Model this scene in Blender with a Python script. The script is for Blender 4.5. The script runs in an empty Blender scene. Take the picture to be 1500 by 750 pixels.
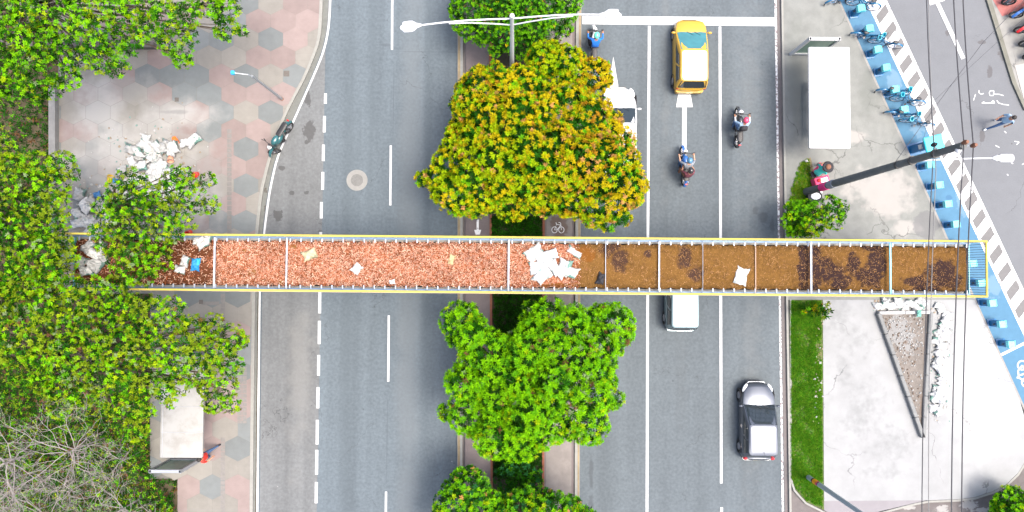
import bpy, bmesh, math, random
import numpy as np
from mathutils import Vector, Matrix, Euler
R = random.Random(11)
NR = np.random.RandomState(5)
scene = bpy.context.scene
COL = scene.collection
HC, FP = 34.5, 1000.0                     # camera height in metres, focal length in photo pixels
TILT, YAW = math.atan(.028), math.radians(.49)
CM = Matrix.Rotation(YAW, 3, 'Z') @ Matrix.Rotation(TILT, 3, 'X')
PPM = FP / HC

def P(px, py, h=0.0):
    """world x, y of the point at height h that the photo shows at px, py"""
    d = CM @ Vector(((px - 750) / FP, -(py - 375) / FP, -1))
    t = (h - HC) / d.z
    return (t * d.x, t * d.y)
def P3(px, py, h=0.0):
    x, y = P(px, py, h)
    return Vector((x, y, h))
def PX(lst, h=0.0):
    return [P(a, b, h) for a, b in lst]

# ------------------------------------------------------------------ tagging
def tag(o, label=None, cat=None, group=None, kind=None):
    if label: o['label'] = label
    if cat: o['category'] = cat
    if group: o['group'] = group
    if kind: o['kind'] = kind
    return o
def empty(name, loc=(0, 0, 0), rz=0.0, label=None, cat=None, group=None):
    o = bpy.data.objects.new(name, None)
    COL.objects.link(o)
    o.location = loc
    o.rotation_euler = (0, 0, rz)
    o.empty_display_size = .2
    return tag(o, label, cat, group)
def copy_tree(o, parent=None):
    c = o.copy()
    COL.objects.link(c)
    if parent is not None:
        c.parent = parent
    for ch in list(o.children):
        copy_tree(ch, c)
    return c

# ------------------------------------------------------------------ mesh builder
class MB:
    def __init__(s):
        s.v, s.f, s.m = [], [], []
    def add(s, vs, fs, mi=0):
        b = len(s.v)
        s.v += [tuple(a) for a in vs]
        s.f += [tuple(i + b for i in f) for f in fs]
        s.m += [mi] * len(fs)
        return s
    def box(s, c, d, rz=0.0, mi=0, bev=0.0, rx=0.0, ry=0.0):
        hx, hy, hz = d[0] / 2, d[1] / 2, d[2] / 2
        M = Euler((rx, ry, rz)).to_matrix()
        c = Vector(c)
        if bev <= 0:
            vs = [c + M @ Vector((a * hx, b * hy, e * hz)) for e in (-1, 1) for a, b in ((-1, -1), (1, -1), (1, 1), (-1, 1))]
            return s.add(vs, [(3, 2, 1, 0), (4, 5, 6, 7), (0, 1, 5, 4), (1, 2, 6, 5), (2, 3, 7, 6), (3, 0, 4, 7)], mi)
        bev = min(bev, hx * .9, hy * .9, hz * .9)
        rings = []
        for z, q in ((-hz, bev), (-hz + bev, 0), (hz - bev, 0), (hz, bev)):
            ring = []
            for a, b in ((-1, -1), (1, -1), (1, 1), (-1, 1)):
                cx, cy = a * (hx - bev), b * (hy - bev)
                e = bev - q
                if a * b > 0:
                    ring += [(cx, cy + b * e), (cx + a * e, cy)] if (a < 0) == (b < 0) and False else ([(cx + a * e, cy), (cx, cy + b * e)] if (a, b) == (1, 1) else [(cx + a * e, cy), (cx, cy + b * e)])
                else:
                    ring += [(cx, cy + b * e), (cx + a * e, cy)]
            rings.append([c + M @ Vector((x, y, z)) for x, y in ring])
        return s.loft(rings, mi)
    def loft(s, rings, mi=0, cap0=True, cap1=True, closed=True):
        n = len(rings[0])
        vs = [p for r in rings for p in r]
        fs = []
        for k in range(len(rings) - 1):
            for i in range(n if closed else n - 1):
                j = (i + 1) % n
                fs.append((k * n + i, k * n + j, (k + 1) * n + j, (k + 1) * n + i))
        if cap0: fs.append(tuple(reversed(range(n))))
        if cap1: fs.append(tuple((len(rings) - 1) * n + i for i in range(n)))
        return s.add(vs, fs, mi)
    def tube(s, pts, rad, n=8, mi=0, cap=True):
        pts = [Vector(p) for p in pts]
        if not hasattr(rad, '__len__'): rad = [rad] * len(pts)
        rings = []
        ref = None
        for i, p in enumerate(pts):
            t = (pts[min(i + 1, len(pts) - 1)] - pts[max(i - 1, 0)])
            if t.length < 1e-9: t = Vector((0, 0, 1))
            t.normalize()
            if ref is None:
                ref = t.orthogonal().normalized()
            u = (ref - t * ref.dot(t))
            u = u.normalized() if u.length > 1e-6 else t.orthogonal().normalized()
            ref = u
            w = t.cross(u)
            rings.append([p + (u * math.cos(a) + w * math.sin(a)) * rad[i] for a in [2 * math.pi * k / n for k in range(n)]])
        return s.loft(rings, mi, cap, cap)
    def cyl(s, p0, p1, r0, r1=None, n=16, mi=0):
        return s.tube([p0, p1], [r0, r0 if r1 is None else r1], n, mi)
    def ell(s, c, r, nu=14, nv=9, mi=0, rz=0.0, M=None, fn=None):
        c = Vector(c)
        M = M or Matrix.Rotation(rz, 3, 'Z')
        rings = []
        for j in range(nv + 1):
            th = -math.pi / 2 + math.pi * (j + .02 if j == 0 else (j - .02 if j == nv else j)) / nv
            ring = []
            for i in range(nu):
                a = 2 * math.pi * i / nu
                d = Vector((math.cos(th) * math.cos(a), math.cos(th) * math.sin(a), math.sin(th)))
                k = fn(d) if fn else 1
                ring.append(c + M @ Vector((d.x * r[0] * k, d.y * r[1] * k, d.z * r[2] * k)))
            rings.append(ring)
        return s.loft(rings, mi)
    def torus(s, c, axis, Rr, r, n=24, m=8, mi=0):
        c = Vector(c); ax = Vector(axis).normalized()
        u = ax.orthogonal().normalized(); w = ax.cross(u)
        rings = []
        for i in range(n):
            a = 2 * math.pi * i / n
            d = u * math.cos(a) + w * math.sin(a)
            rings.append([c + d * (Rr + r * math.cos(b)) + ax * (r * math.sin(b)) for b in [2 * math.pi * k / m for k in range(m)]])
        vs = [p for q in rings for p in q]
        fs = [(i * m + k, ((i + 1) % n) * m + k, ((i + 1) % n) * m + (k + 1) % m, i * m + (k + 1) % m) for i in range(n) for k in range(m)]
        return s.add(vs, fs, mi)
    def prism(s, poly, z0, z1, mi=0):
        poly = ccw(poly)
        return s.loft([[(x, y, z0) for x, y in poly], [(x, y, z1) for x, y in poly]], mi)
    def sheet(s, poly, z, mi=0):
        poly = ccw(poly)
        return s.add([(x, y, z) for x, y in poly], [tuple(range(len(poly)))], mi)
    def build(s, name, mats, parent=None, smooth=False, fix=True, label=None, cat=None, group=None, kind=None, loc=None):
        me = bpy.data.meshes.new(name)
        me.from_pydata([tuple(v) for v in s.v], [], s.f)
        if not isinstance(mats, (list, tuple)): mats = [mats]
        for m in mats: me.materials.append(m)
        if len(mats) > 1: me.polygons.foreach_set('material_index', s.m)
        if fix:
            bm = bmesh.new(); bm.from_mesh(me)
            bmesh.ops.recalc_face_normals(bm, faces=bm.faces)
            bm.to_mesh(me); bm.free()
        if smooth:
            me.polygons.foreach_set('use_smooth', [True] * len(me.polygons))
            if smooth != 'all':
                try: me.set_sharp_from_angle(angle=math.radians(40))
                except Exception: pass
        me.update()
        o = bpy.data.objects.new(name, me)
        COL.objects.link(o)
        if parent is not None: o.parent = parent
        if loc is not None: o.location = loc
        return tag(o, label, cat, group, kind)

def ccw(poly):
    a = sum(poly[i][0] * poly[(i + 1) % len(poly)][1] - poly[(i + 1) % len(poly)][0] * poly[i][1] for i in range(len(poly)))
    return list(poly) if a > 0 else list(reversed(poly))
def clip(poly, a, b, c):                   # keep a*x + b*y <= c
    out = []
    for i in range(len(poly)):
        p, q = poly[i], poly[(i + 1) % len(poly)]
        dp, dq = a * p[0] + b * p[1] - c, a * q[0] + b * q[1] - c
        if dp <= 0: out.append(p)
        if dp * dq < 0:
            t = dp / (dp - dq)
            out.append((p[0] + (q[0] - p[0]) * t, p[1] + (q[1] - p[1]) * t))
    return out
def in_poly(x, y, poly):
    r = False
    j = len(poly) - 1
    for i in range(len(poly)):
        xi, yi = poly[i]; xj, yj = poly[j]
        if (yi > y) != (yj > y) and x < (xj - xi) * (y - yi) / (yj - yi) + xi: r = not r
        j = i
    return r
def edge_dist(x, y, poly):
    best = 1e9
    for i in range(len(poly)):
        x1, y1 = poly[i]; x2, y2 = poly[(i + 1) % len(poly)]
        dx, dy = x2 - x1, y2 - y1
        t = max(0, min(1, ((x - x1) * dx + (y - y1) * dy) / (dx * dx + dy * dy + 1e-9)))
        best = min(best, math.hypot(x - x1 - t * dx, y - y1 - t * dy))
    return best

# ------------------------------------------------------------------ materials
class NT:
    def __init__(s, name):
        s.m = bpy.data.materials.new(name)
        s.m.use_nodes = True
        s.t = s.m.node_tree
        s.b = s.t.nodes['Principled BSDF']
        s.co = s.n('ShaderNodeTexCoord').outputs['Object']
    def n(s, typ, **kw):
        o = s.t.nodes.new(typ)
        for k, v in kw.items(): setattr(o, k, v)
        return o
    def l(s, a, b): s.t.links.new(a, b)
    def put(s, v, sock):
        if hasattr(v, 'is_output'): s.l(v, sock)
        else: sock.default_value = v
    def math(s, op, a, b=None, clamp=False):
        o = s.n('ShaderNodeMath', operation=op); o.use_clamp = clamp
        s.put(a, o.inputs[0])
        if b is not None: s.put(b, o.inputs[1])
        return o.outputs[0]
    def noise(s, scale, detail=3, vec=None, rough=.55, stretch=None):
        vec = vec or s.co
        if stretch:
            mp = s.n('ShaderNodeMapping'); mp.inputs['Scale'].default_value = stretch
            s.l(vec, mp.inputs[0]); vec = mp.outputs[0]
        o = s.n('ShaderNodeTexNoise')
        o.inputs['Scale'].default_value = scale
        o.inputs['Detail'].default_value = detail
        o.inputs['Roughness'].default_value = rough
        s.l(vec, o.inputs['Vector'])
        return o.outputs['Fac']
    def scale(s, col, f):
        o = s.n('ShaderNodeVectorMath', operation='SCALE')
        s.put(col[:3] if isinstance(col, tuple) else col, o.inputs[0])
        s.put(f, o.inputs['Scale'])
        return o.outputs[0]
    def vary(s, col, fac, amt):            # col * (1 + amt*(2 fac - 1))
        return s.scale(col, s.math('ADD', s.math('MULTIPLY', fac, 2 * amt), 1 - amt))
    def mix(s, f, a, b):
        o = s.n('ShaderNodeMix', data_type='RGBA')
        s.put(f, o.inputs[0])
        s.put(a + (1,) if isinstance(a, tuple) and len(a) == 3 else a, o.inputs[6])
        s.put(b + (1,) if isinstance(b, tuple) and len(b) == 3 else b, o.inputs[7])
        return o.outputs[2]
    def smooth(s, v, lo, hi):
        o = s.n('ShaderNodeMapRange'); o.interpolation_type = 'SMOOTHSTEP'
        s.put(v, o.inputs['Value'])
        o.inputs['From Min'].default_value = lo; o.inputs['From Max'].default_value = hi
        return o.outputs['Result']
    def blobs(s, lst, h=0.0, amp=.9, nscale=2.5, soft=.35):   # lst of (px, py, rx_px, ry_px)
        best = None
        for px, py, rx, ry in lst:
            cx, cy = P(px, py, h)
            k = FP / (HC - h)
            mp = s.n('ShaderNodeMapping')
            mp.vector_type = 'TEXTURE'
            mp.inputs['Location'].default_value = (cx, cy, 0)
            mp.inputs['Scale'].default_value = (rx / k, ry / k, 1000)
            s.l(s.co, mp.inputs[0])
            ln = s.n('ShaderNodeVectorMath', operation='LENGTH')
            s.l(mp.outputs[0], ln.inputs[0])
            best = ln.outputs['Value'] if best is None else s.math('MINIMUM', best, ln.outputs['Value'])
        nz = s.noise(nscale, 4)
        d = s.math('ADD', best, s.math('MULTIPLY', s.math('SUBTRACT', nz, .5), amp * 2))
        return s.smooth(d, 1.0, 1.0 - soft)
    def bump(s, h, strength=.3, dist=.02):
        o = s.n('ShaderNodeBump')
        o.inputs['Strength'].default_value = strength
        o.inputs['Distance'].default_value = dist
        s.put(h, o.inputs['Height'])
        s.l(o.outputs[0], s.b.inputs['Normal'])
    def done(s, col, rough=.8, metal=0.0, spec=None):
        s.put(col + (1,) if isinstance(col, tuple) else col, s.b.inputs['Base Color'])
        s.put(rough, s.b.inputs['Roughness'])
        s.put(metal, s.b.inputs['Metallic'])
        if spec is not None: s.b.inputs['Specular IOR Level'].default_value = spec
        return s.m

def gmat(name, col, rough=.85, big=(.4, .12), mid=(4, .1), fine=(70, .12), streak=None, masks=(), bump=.25, attr=None, cracks=None, spec=.3, specks=None):
    t = NT(name)
    c = col
    if attr:
        a = t.n('ShaderNodeVertexColor'); a.layer_name = attr
        c = a.outputs['Color']
    for m in masks:
        if m.get('before'):
            c = t.mix(t.math('MULTIPLY', t.blobs(m['b'], m.get('h', 0), m.get('amp', .9), m.get('ns', 2.5), m.get('soft', .35)), m.get('k', 1)), c, m['c'])
    for sc, am in (big, mid, fine):
        if am: c = t.vary(c, t.noise(sc, 4), am)
    if streak: c = t.vary(c, t.noise(streak[0], 3, stretch=(1, streak[2] if len(streak) > 2 else .03, 1)), streak[1])
    for m in masks:
        if not m.get('before'):
            c = t.mix(t.math('MULTIPLY', t.blobs(m['b'], m.get('h', 0), m.get('amp', .9), m.get('ns', 2.5), m.get('soft', .35)), m.get('k', 1)), c, m['c'])
    if cracks:
        v = t.n('ShaderNodeTexVoronoi', feature='DISTANCE_TO_EDGE'); v.inputs['Scale'].default_value = cracks[0]
        wp = t.n('ShaderNodeVectorMath', operation='ADD')
        nn = t.n('ShaderNodeTexNoise'); nn.inputs['Scale'].default_value = 1.5; nn.inputs['Detail'].default_value = 5
        t.l(t.co, nn.inputs['Vector']); t.l(t.co, wp.inputs[0]); t.l(nn.outputs['Color'], wp.inputs[1])
        t.l(wp.outputs[0], v.inputs['Vector'])
        f = t.smooth(v.outputs['Distance'], cracks[1], 0)
        f = t.math('MULTIPLY', f, t.smooth(t.noise(.35, 2), .5, .6))
        c = t.mix(t.math('MULTIPLY', f, .6), c, (.03, .03, .03))
    if specks:
        for sc_, r_, thr_, cc_, kk_ in specks:
            v = t.n('ShaderNodeTexVoronoi'); v.inputs['Scale'].default_value = sc_
            t.l(t.co, v.inputs['Vector'])
            sp_ = t.n('ShaderNodeSeparateColor'); t.l(v.outputs['Color'], sp_.inputs[0])
            dd_ = t.math('ADD', v.outputs['Distance'], t.math('MULTIPLY', t.noise(sc_ * 5, 2), r_ * .8))
            f = t.math('MULTIPLY', t.smooth(dd_, r_ * 1.5, r_ * .9), t.math('GREATER_THAN', sp_.outputs[0], thr_))
            c = t.mix(t.math('MULTIPLY', f, kk_), c, cc_)
    if bump:
        t.bump(t.noise(fine[0] if fine[1] else 40, 3), bump, .01)
    return t.done(c, rough, 0, spec)
def pmat(name, col, rough=.4, metal=0.0, coat=0.0, var=.04, sc=6, spec=None, dirt=0.0):
    t = NT(name)
    c = t.vary(col, t.noise(sc, 3), var) if var else col
    if dirt: c = t.mix(t.math('MULTIPLY', t.smooth(t.noise(9, 5), .5, .75), dirt), c, (.12, .10, .08))
    m = t.done(c, rough, metal, spec)
    t.b.inputs['Coat Weight'].default_value = coat
    return m
def leafmat(name, col, var=.35, sc=1.2, trans=.35):
    m = bpy.data.materials.new(name); m.use_nodes = True
    nt = m.node_tree; nt.nodes.clear()
    out = nt.nodes.new('ShaderNodeOutputMaterial')
    tc = nt.nodes.new('ShaderNodeTexCoord')
    def nz(scale):
        n = nt.nodes.new('ShaderNodeTexNoise'); n.inputs['Scale'].default_value = scale; n.inputs['Detail'].default_value = 3
        nt.links.new(tc.outputs['Object'], n.inputs['Vector']); return n.outputs['Fac']
    def mth(op, a, b):
        n = nt.nodes.new('ShaderNodeMath'); n.operation = op
        for i, q in enumerate((a, b)):
            if hasattr(q, 'is_output'): nt.links.new(q, n.inputs[i])
            else: n.inputs[i].default_value = q
        return n.outputs[0]
    f = mth('ADD', mth('MULTIPLY', nz(sc), var * 2.2), 1 - var * 1.1)
    f = mth('MULTIPLY', f, mth('ADD', mth('MULTIPLY', nz(9), .7), .65))
    s = nt.nodes.new('ShaderNodeVectorMath'); s.operation = 'SCALE'
    s.inputs[0].default_value = col; nt.links.new(f, s.inputs['Scale'])
    b = nt.nodes.new('ShaderNodeBsdfPrincipled'); b.inputs['Roughness'].default_value = .5
    b.inputs['Specular IOR Level'].default_value = .05
    nt.links.new(s.outputs[0], b.inputs['Base Color'])
    tr = nt.nodes.new('ShaderNodeBsdfTranslucent')
    s2 = nt.nodes.new('ShaderNodeVectorMath'); s2.operation = 'MULTIPLY'
    nt.links.new(s.outputs[0], s2.inputs[0]); s2.inputs[1].default_value = (1.3, 1.4, .6)
    nt.links.new(s2.outputs[0], tr.inputs['Color'])
    mx = nt.nodes.new('ShaderNodeMixShader'); mx.inputs[0].default_value = trans
    nt.links.new(b.outputs[0], mx.inputs[1]); nt.links.new(tr.outputs[0], mx.inputs[2])
    nt.links.new(mx.outputs[0], out.inputs['Surface'])
    return m

# ------------------------------------------------------------------ camera, world, sun
cam = bpy.data.cameras.new('camera'); camo = bpy.data.objects.new('camera', cam); COL.objects.link(camo)
camo.location = (0, 0, HC); camo.rotation_euler = CM.to_euler()
cam.sensor_width = 36; cam.lens = 36 * FP / 1500; cam.clip_end = 2000
scene.camera = camo
SUN_EL, SUN_AZ = math.radians(71), math.radians(105)      # azimuth clockwise from +y
w = bpy.data.worlds.new('World'); scene.world = w; w.use_nodes = True
wt = w.node_tree
sky = wt.nodes.new('ShaderNodeTexSky'); sky.sky_type = 'NISHITA'; sky.sun_disc = False
sky.sun_elevation = SUN_EL; sky.sun_rotation = SUN_AZ; sky.dust_density = 6; sky.air_density = 1.0; sky.ozone_density = .6
bg = wt.nodes['Background']; bg.inputs['Strength'].default_value = .15
wt.links.new(sky.outputs[0], bg.inputs['Color'])
sl = bpy.data.lights.new('sun', 'SUN'); sl.energy = 1.35; sl.angle = math.radians(22); sl.color = (1, .95, .88)
so = bpy.data.objects.new('sun', sl); COL.objects.link(so)
sd = Vector((math.sin(SUN_AZ) * math.cos(SUN_EL), math.cos(SUN_AZ) * math.cos(SUN_EL), math.sin(SUN_EL)))
so.rotation_euler = sd.to_track_quat('Z', 'Y').to_euler(); so.location = sd * 60
vs = scene.view_settings
vs.view_transform = 'Standard'; vs.look = 'None'; vs.gamma = 1; vs.exposure = 1.65
scene.render.engine = 'CYCLES'
scene.render.resolution_x, scene.render.resolution_y = 1024, 512
# ================================================================== GROUND AND ROADS
ASPH = (.080, .099, .113)
m_ground = gmat('bare earth', (.075, .06, .035), big=(.3, .3), mid=(3, .3), fine=(40, .4), bump=.6)
m_asph_l = gmat('asphalt left carriageway', ASPH, big=(.2, .12), mid=(1.6, .10), fine=(7, .34), streak=(1.0, .34), specks=((1.1, .05, .75, (.035, .036, .04), .6), (2.6, .045, .8, (.05, .05, .055), .45), (.7, .025, .7, (.3, .3, .3), .7)), cracks=(.16, .0025),
                                masks=[dict(c=(.115, .13, .14), b=[(600, 380, 26, 900)], amp=.5, ns=.6, soft=.8, k=.5),
                       dict(c=(.06, .075, .085), b=[(510, 400, 14, 900), (545, 60, 8, 500), (625, 300, 10, 900)], amp=.5, ns=.5, soft=.9, k=.35),
   dict(c=(.055, .065, .075), b=[(576.5, 145, 1.1, 75), (570.5, 385, 1.1, 80), (567, 640, 1.1, 85), (635, 76, 70, 1.0), (565, 66, 12, 3)], amp=.25, ns=2, soft=.5, k=.4)])
m_asph_bus = gmat('asphalt bus lane', (.104, .110, .113), big=(.25, .15), mid=(2.2, .14), fine=(7, .32), streak=(1.4, .32), specks=((1.1, .05, .75, (.035, .036, .04), .6), (2.6, .045, .8, (.05, .05, .055), .45), (.7, .025, .7, (.3, .3, .3), .7)), cracks=(.16, .0025),
                                  masks=[dict(c=(.05, .05, .05), b=[(453, 192, 9, 17), (451, 145, 5, 12), (449, 208, 3, 4), (413, 246, 5, 4), (407, 316, 7, 9), (427, 283, 4, 4), (449, 282, 4, 3), (466, 640, 3, 10)], amp=.9, ns=5, soft=.2, k=.75),
                         dict(c=(.15, .15, .145), b=[(440, 560, 26, 160)], amp=1, ns=.8, soft=.8, k=.5)])
m_asph_r = gmat('asphalt right carriageway', (.076, .091, .101), big=(.2, .12), mid=(1.6, .10), fine=(7, .34), streak=(1.0, .34), specks=((1.1, .05, .75, (.035, .036, .04), .6), (2.6, .045, .8, (.05, .05, .055), .45), (.7, .025, .7, (.3, .3, .3), .7)), cracks=(.16, .0025),
                                masks=[dict(c=(.13, .138, .14), b=[(1098, 150, 30, 300), (1100, 520, 22, 300), (975, 100, 10, 400)], amp=1.2, ns=1.5, soft=1.2, k=.28),
                       dict(c=(.045, .05, .055), b=[(866, 690, 4, 30), (866, 740, 5, 20)], amp=.8, ns=3, soft=.6, k=.55), dict(c=(.06, .068, .072), b=[(998, 560, 14, 110), (1000, 320, 14, 50), (1000, 180, 12, 40)], amp=1.1, ns=5, soft=.9, k=.32),
                       dict(c=(.05, .055, .06), b=[(1118, 318, 8, 10), (1131, 330, 4, 12), (1106, 308, 5, 7)], amp=1, ns=4, soft=.4, k=.5)])
m_asph_s = gmat('asphalt side street', (.110, .116, .125), big=(.2, .1), mid=(2, .09), fine=(16, .1), specks=((1.1, .05, .75, (.035, .036, .04), .6), (2.6, .045, .8, (.05, .05, .055), .45), (.7, .025, .7, (.3, .3, .3), .7)), cracks=(.16, .0025),
                                masks=[dict(c=(.06, .055, .055), b=[(1470, 78, 8, 12), (1482, 98, 6, 12), (1438, 62, 6, 4), (1450, 105, 4, 10), (1388, 48, 4, 5), (1438, 200, 5, 12)], amp=1.1, ns=5, soft=.3, k=.6)])
m_asph_d = gmat('asphalt dark back street', (.10, .09, .088), big=(.6, .25), mid=(3, .3), fine=(40, .3),
                masks=[dict(c=(.3, .3, .29), b=[(1330, 742, 10, 5), (1380, 745, 12, 5), (1420, 740, 14, 8), (1440, 747, 20, 4)], amp=1.2, ns=5, soft=.3, k=.6)])
m_white = gmat('road paint white', (.42, .43, .435), big=(1, .12), mid=(9, .25), fine=(60, .12), bump=.1,)
m_worn = None
def worn(name, under, k=.62):
    t = NT(name)
    f = t.smooth(t.noise(7, 6, rough=.7), k, k - .1)
    c = t.mix(f, under, (.55, .56, .56))
    return t.done(c, .8, 0, .3)
m_white_worn = worn('road paint worn', (.12, .12, .122), .64)
m_pink_worn = worn('gutter paint worn pinkish', (.17, .14, .145), .56)
m_kerb = gmat('kerb concrete', (.20, .20, .185), big=(1, .1), mid=(6, .2), fine=(50, .15), streak=None)
m_kerb_d = gmat('kerb concrete dark', (.11, .10, .10), big=(1, .1), mid=(6, .25), fine=(50, .2))
m_gut = gmat('gutter concrete', (.115, .12, .112), big=(1, .2), mid=(5, .25), fine=(50, .2),
             masks=[dict(c=(.05, .04, .03), b=[(385, 278, 7, 5), (408, 180, 4, 12), (390, 310, 4, 12)], amp=1, ns=6, k=.7)])
m_tan = gmat('kerb paint worn tan', (.20, .16, .10), big=(1, .2), mid=(5, .35), fine=(40, .3))
m_soil_d = gmat('median soil', (.025, .022, .012), big=(1, .3), mid=(6, .4), fine=(40, .5), bump=.8)
m_brick = gmat('median edging reddish', (.16, .06, .035), big=(1, .2), mid=(8, .3), fine=(40, .3))
m_slab = gmat('median walk concrete', (.12, .10, .098), big=(.7, .2), mid=(3, .2), fine=(45, .2))
m_slab_r = gmat('median walk concrete right', (.16, .145, .135), big=(.7, .25), mid=(3, .25), fine=(45, .2),
                masks=[dict(c=(.09, .05, .03), b=[(806, 400, 12, 60), (818, 330, 14, 20)], amp=.8, ns=3, k=.6)])
m_blue = gmat('bike lane blue paint', (.055, .135, .212), big=(.8, .12), mid=(4, .12), fine=(40, .1),
              masks=[dict(c=(.15, .22, .28), b=[(1310, 120, 12, 20), (1345, 185, 12, 16), (1410, 290, 10, 30), (1455, 420, 12, 20)], amp=1, ns=3, k=.45),
                     dict(c=(.03, .08, .16), b=[(1260, 40, 10, 5), (1390, 290, 6, 4), (1355, 230, 8, 4)], amp=1, ns=4, k=.5)])
m_pave_r = gmat('grey concrete pavement', (.150, .156, .147), big=(.35, .25), mid=(2.2, .25), fine=(30, .1), cracks=(.55, .02),
                masks=[dict(c=(.26, .25, .235), b=[(1285, 275, 60, 30), (1250, 200, 24, 12), (1325, 335, 26, 14), (1300, 300, 40, 25)], amp=.8, ns=1.5, soft=.5, k=.7),
                       dict(c=(.11, .118, .108), b=[(1165, 120, 22, 110), (1270, 130, 20, 60)], amp=.8, ns=1.5, soft=.8, k=.6),
                       dict(c=(.10, .10, .105), b=[(1355, 330, 22, 22)], amp=.5, ns=2.5, soft=.15, k=.6)])
m_conc_w = gmat('bright cement slab', (.212, .219, .222), big=(.5, .14), mid=(1.8, .14), fine=(25, .05), cracks=(.22, .006), bump=.15,
                masks=[dict(c=(.145, .152, .153), b=[(1225, 470, 30, 40), (1250, 500, 34, 30), (1260, 600, 45, 60), (1300, 650, 45, 40), (1235, 550, 20, 40), (1290, 690, 40, 14)], amp=1.8, ns=2.6, soft=1.6, k=.7),
                       dict(c=(.33, .335, .335), b=[(1430, 560, 60, 140), (1450, 620, 60, 60)], amp=.5, ns=.8, soft=.6, k=.8)])
m_lilac = gmat('smooth lilac grey cement', (.17, .162, .172), big=(.5, .1), mid=(3, .1), fine=(30, .08))
m_lawn = gmat('lawn soil', (.06, .085, .02), big=(.8, .3), mid=(5, .4), fine=(40, .4), bump=.8,
              masks=[dict(c=(.12, .09, .06), b=[(1199, 530, 3, 35), (1196, 560, 4, 20), (1197, 680, 4, 8), (1164, 620, 3, 60), (1192, 500, 4, 14)], amp=1, ns=4, k=.8)])

def kstruct(name, mb, m, **kw):
    return mb.build(name, m, fix=True, kind='structure', **kw)
# one ground sheet to the horizon
kstruct('ground', MB().sheet([(-700, -700), (700, -700), (700, 700), (-700, 700)], -.16), m_ground)

LINE = [(484, -900), (484, 0), (482, 40), (475, 75), (457, 117), (440, 155), (429, 180), (406, 230), (395, 280), (387, 340), (382, 400), (380.5, 430), (378.5, 600), (377, 750), (369, 1700)]
KERB = [(474, -900), (474, 0), (471, 60), (450, 113), (421, 166), (400, 225), (386, 280), (379.5, 340), (376.5, 400), (375, 430), (373, 600), (371.5, 750), (363, 1700)]
def dens(curve, off=0.0):
    ys = [-900, -300] + [y for y in range(-60, 830, 10)] + [1200, 1700]
    cx = np.array([c[0] for c in curve]); cy = np.array([c[1] for c in curve])
    xs = np.interp(ys, cy, cx)
    k = np.array([.25, .5, .25])
    for _ in range(3):
        xs2 = xs.copy(); xs2[3:-3] = np.convolve(xs, k, 'same')[3:-3]; xs = xs2
    return [P(x + off, y) for x, y in zip(xs, ys)]
def strip(mb, A, B, z0, z1=None, mi=0):
    for i in range(len(A) - 1):
        q = [A[i], B[i], B[i + 1], A[i + 1]]
        if z1 is None: mb.sheet(q, z0, mi)
    if z1 is not None:
        rings = []
        for a, b in zip(A, B):
            rings.append([(a[0], a[1], z0), (b[0], b[1], z0), (b[0], b[1], z1), (a[0], a[1], z1)])
        mb.loft(rings, mi)
    return mb
LN, KB = dens(LINE), dens(KERB)
ML, MR = 671.5, 851.0                     # median outer kerb faces
def vline(x0, x1): # a line along the road: x0 at y=0, x1 at y=750
    ys = [-900, -300] + [y for y in range(-60, 830, 10)] + [1200, 1700]
    return [P(x0 + (x1 - x0) * y / 750, y) for y in ys]
M0 = vline(670.5, 670.5); M9 = vline(851.5, 848.5)
kstruct('left_road', strip(MB(), dens(KERB, 4), M0, 0), m_asph_l)
kstruct('bus_lane_road', strip(MB(), dens(KERB, 9), vline(478, 464), .004), m_asph_bus)
kstruct('right_road', strip(MB(), M9, vline(1141, 1153), 0), m_asph_r)
# left gutter and kerb
kstruct('left_gutter', strip(MB(), dens(KERB, 0), [(l[0] - .10, l[1]) for l in LN], .008), m_gut)
kstruct('left_kerb', strip(MB(), dens(KERB, -4.5), KB, -.1, .135), m_kerb)
# markings
mk = MB()
strip(mk, [(l[0] - .052, l[1]) for l in LN], [(l[0] + .052, l[1]) for l in LN], .012)
def seg(mb, a, b, wpx, z=.012, mi=0):
    a, b = Vector(P(*a)), Vector(P(*b)); d = (b - a).normalized(); n = Vector((-d.y, d.x)) * (wpx / PPM / 2)
    mb.sheet([tuple(a - n), tuple(b - n), tuple(b + n), tuple(a + n)], z, mi)
for x, a, b in ((477, 137, 152), (475.5, 170, 194), (474, 212, 236), (473, 252, 278), (471, 296, 320), (470, 340, 364), (469, 384, 408), (468.7, 427, 459), (468, 470, 504), (467, 520, 550), (466, 567, 598), (465, 615, 651), (464.2, 659, 695), (463.6, 706, 737), (463, 755, 785)):
    seg(mk, (x, a), (x - .4, b), 4.2)
for x, x2, a, b in ((575, 574.3, -90, 73), (572.5, 571.8, 213, 301), (569.6, 568.8, 462, 559), (565.6, 564.6, 720, 815)):
    seg(mk, (x, a), (x2, b), 3.2)
seg(mk, (951, 38), (949, 345), 3.9); seg(mk, (949, 345), (946.8, 1000), 3.9)
seg(mk, (1054.5, 39), (1056.5, 708), 3.9); seg(mk, (1057, 743), (1058, 900), 3.9)
mk.sheet(PX([(853, 23.5), (1137, 25.5), (1137, 38.5), (853, 35.5)]), .0125)
def arrow(ax, ay, yb, ys, z=.012):
    mk.sheet(PX([(ax, ay), (ax + 12.3, yb), (ax - 12.3, yb)]), z)
    mk.sheet(PX([(ax - 3.3, yb), (ax + 3.3, yb), (ax + 2.9, ys), (ax - 3.7, ys)]), z)
arrow(1002.5, 83, 157, 232); arrow(898.5, 83, 157, 232)
mk.sheet(PX([(1362, 8), (1384, 1), (1366, -26), (1356, -30)]), .012)
seg(mk, (1373, 4), (1411, 86), 6.2)
seg(mk, (1464, 521), (1530, 488), 4)
kstruct('lane_markings', mk, m_white)
ed = MB()
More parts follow.
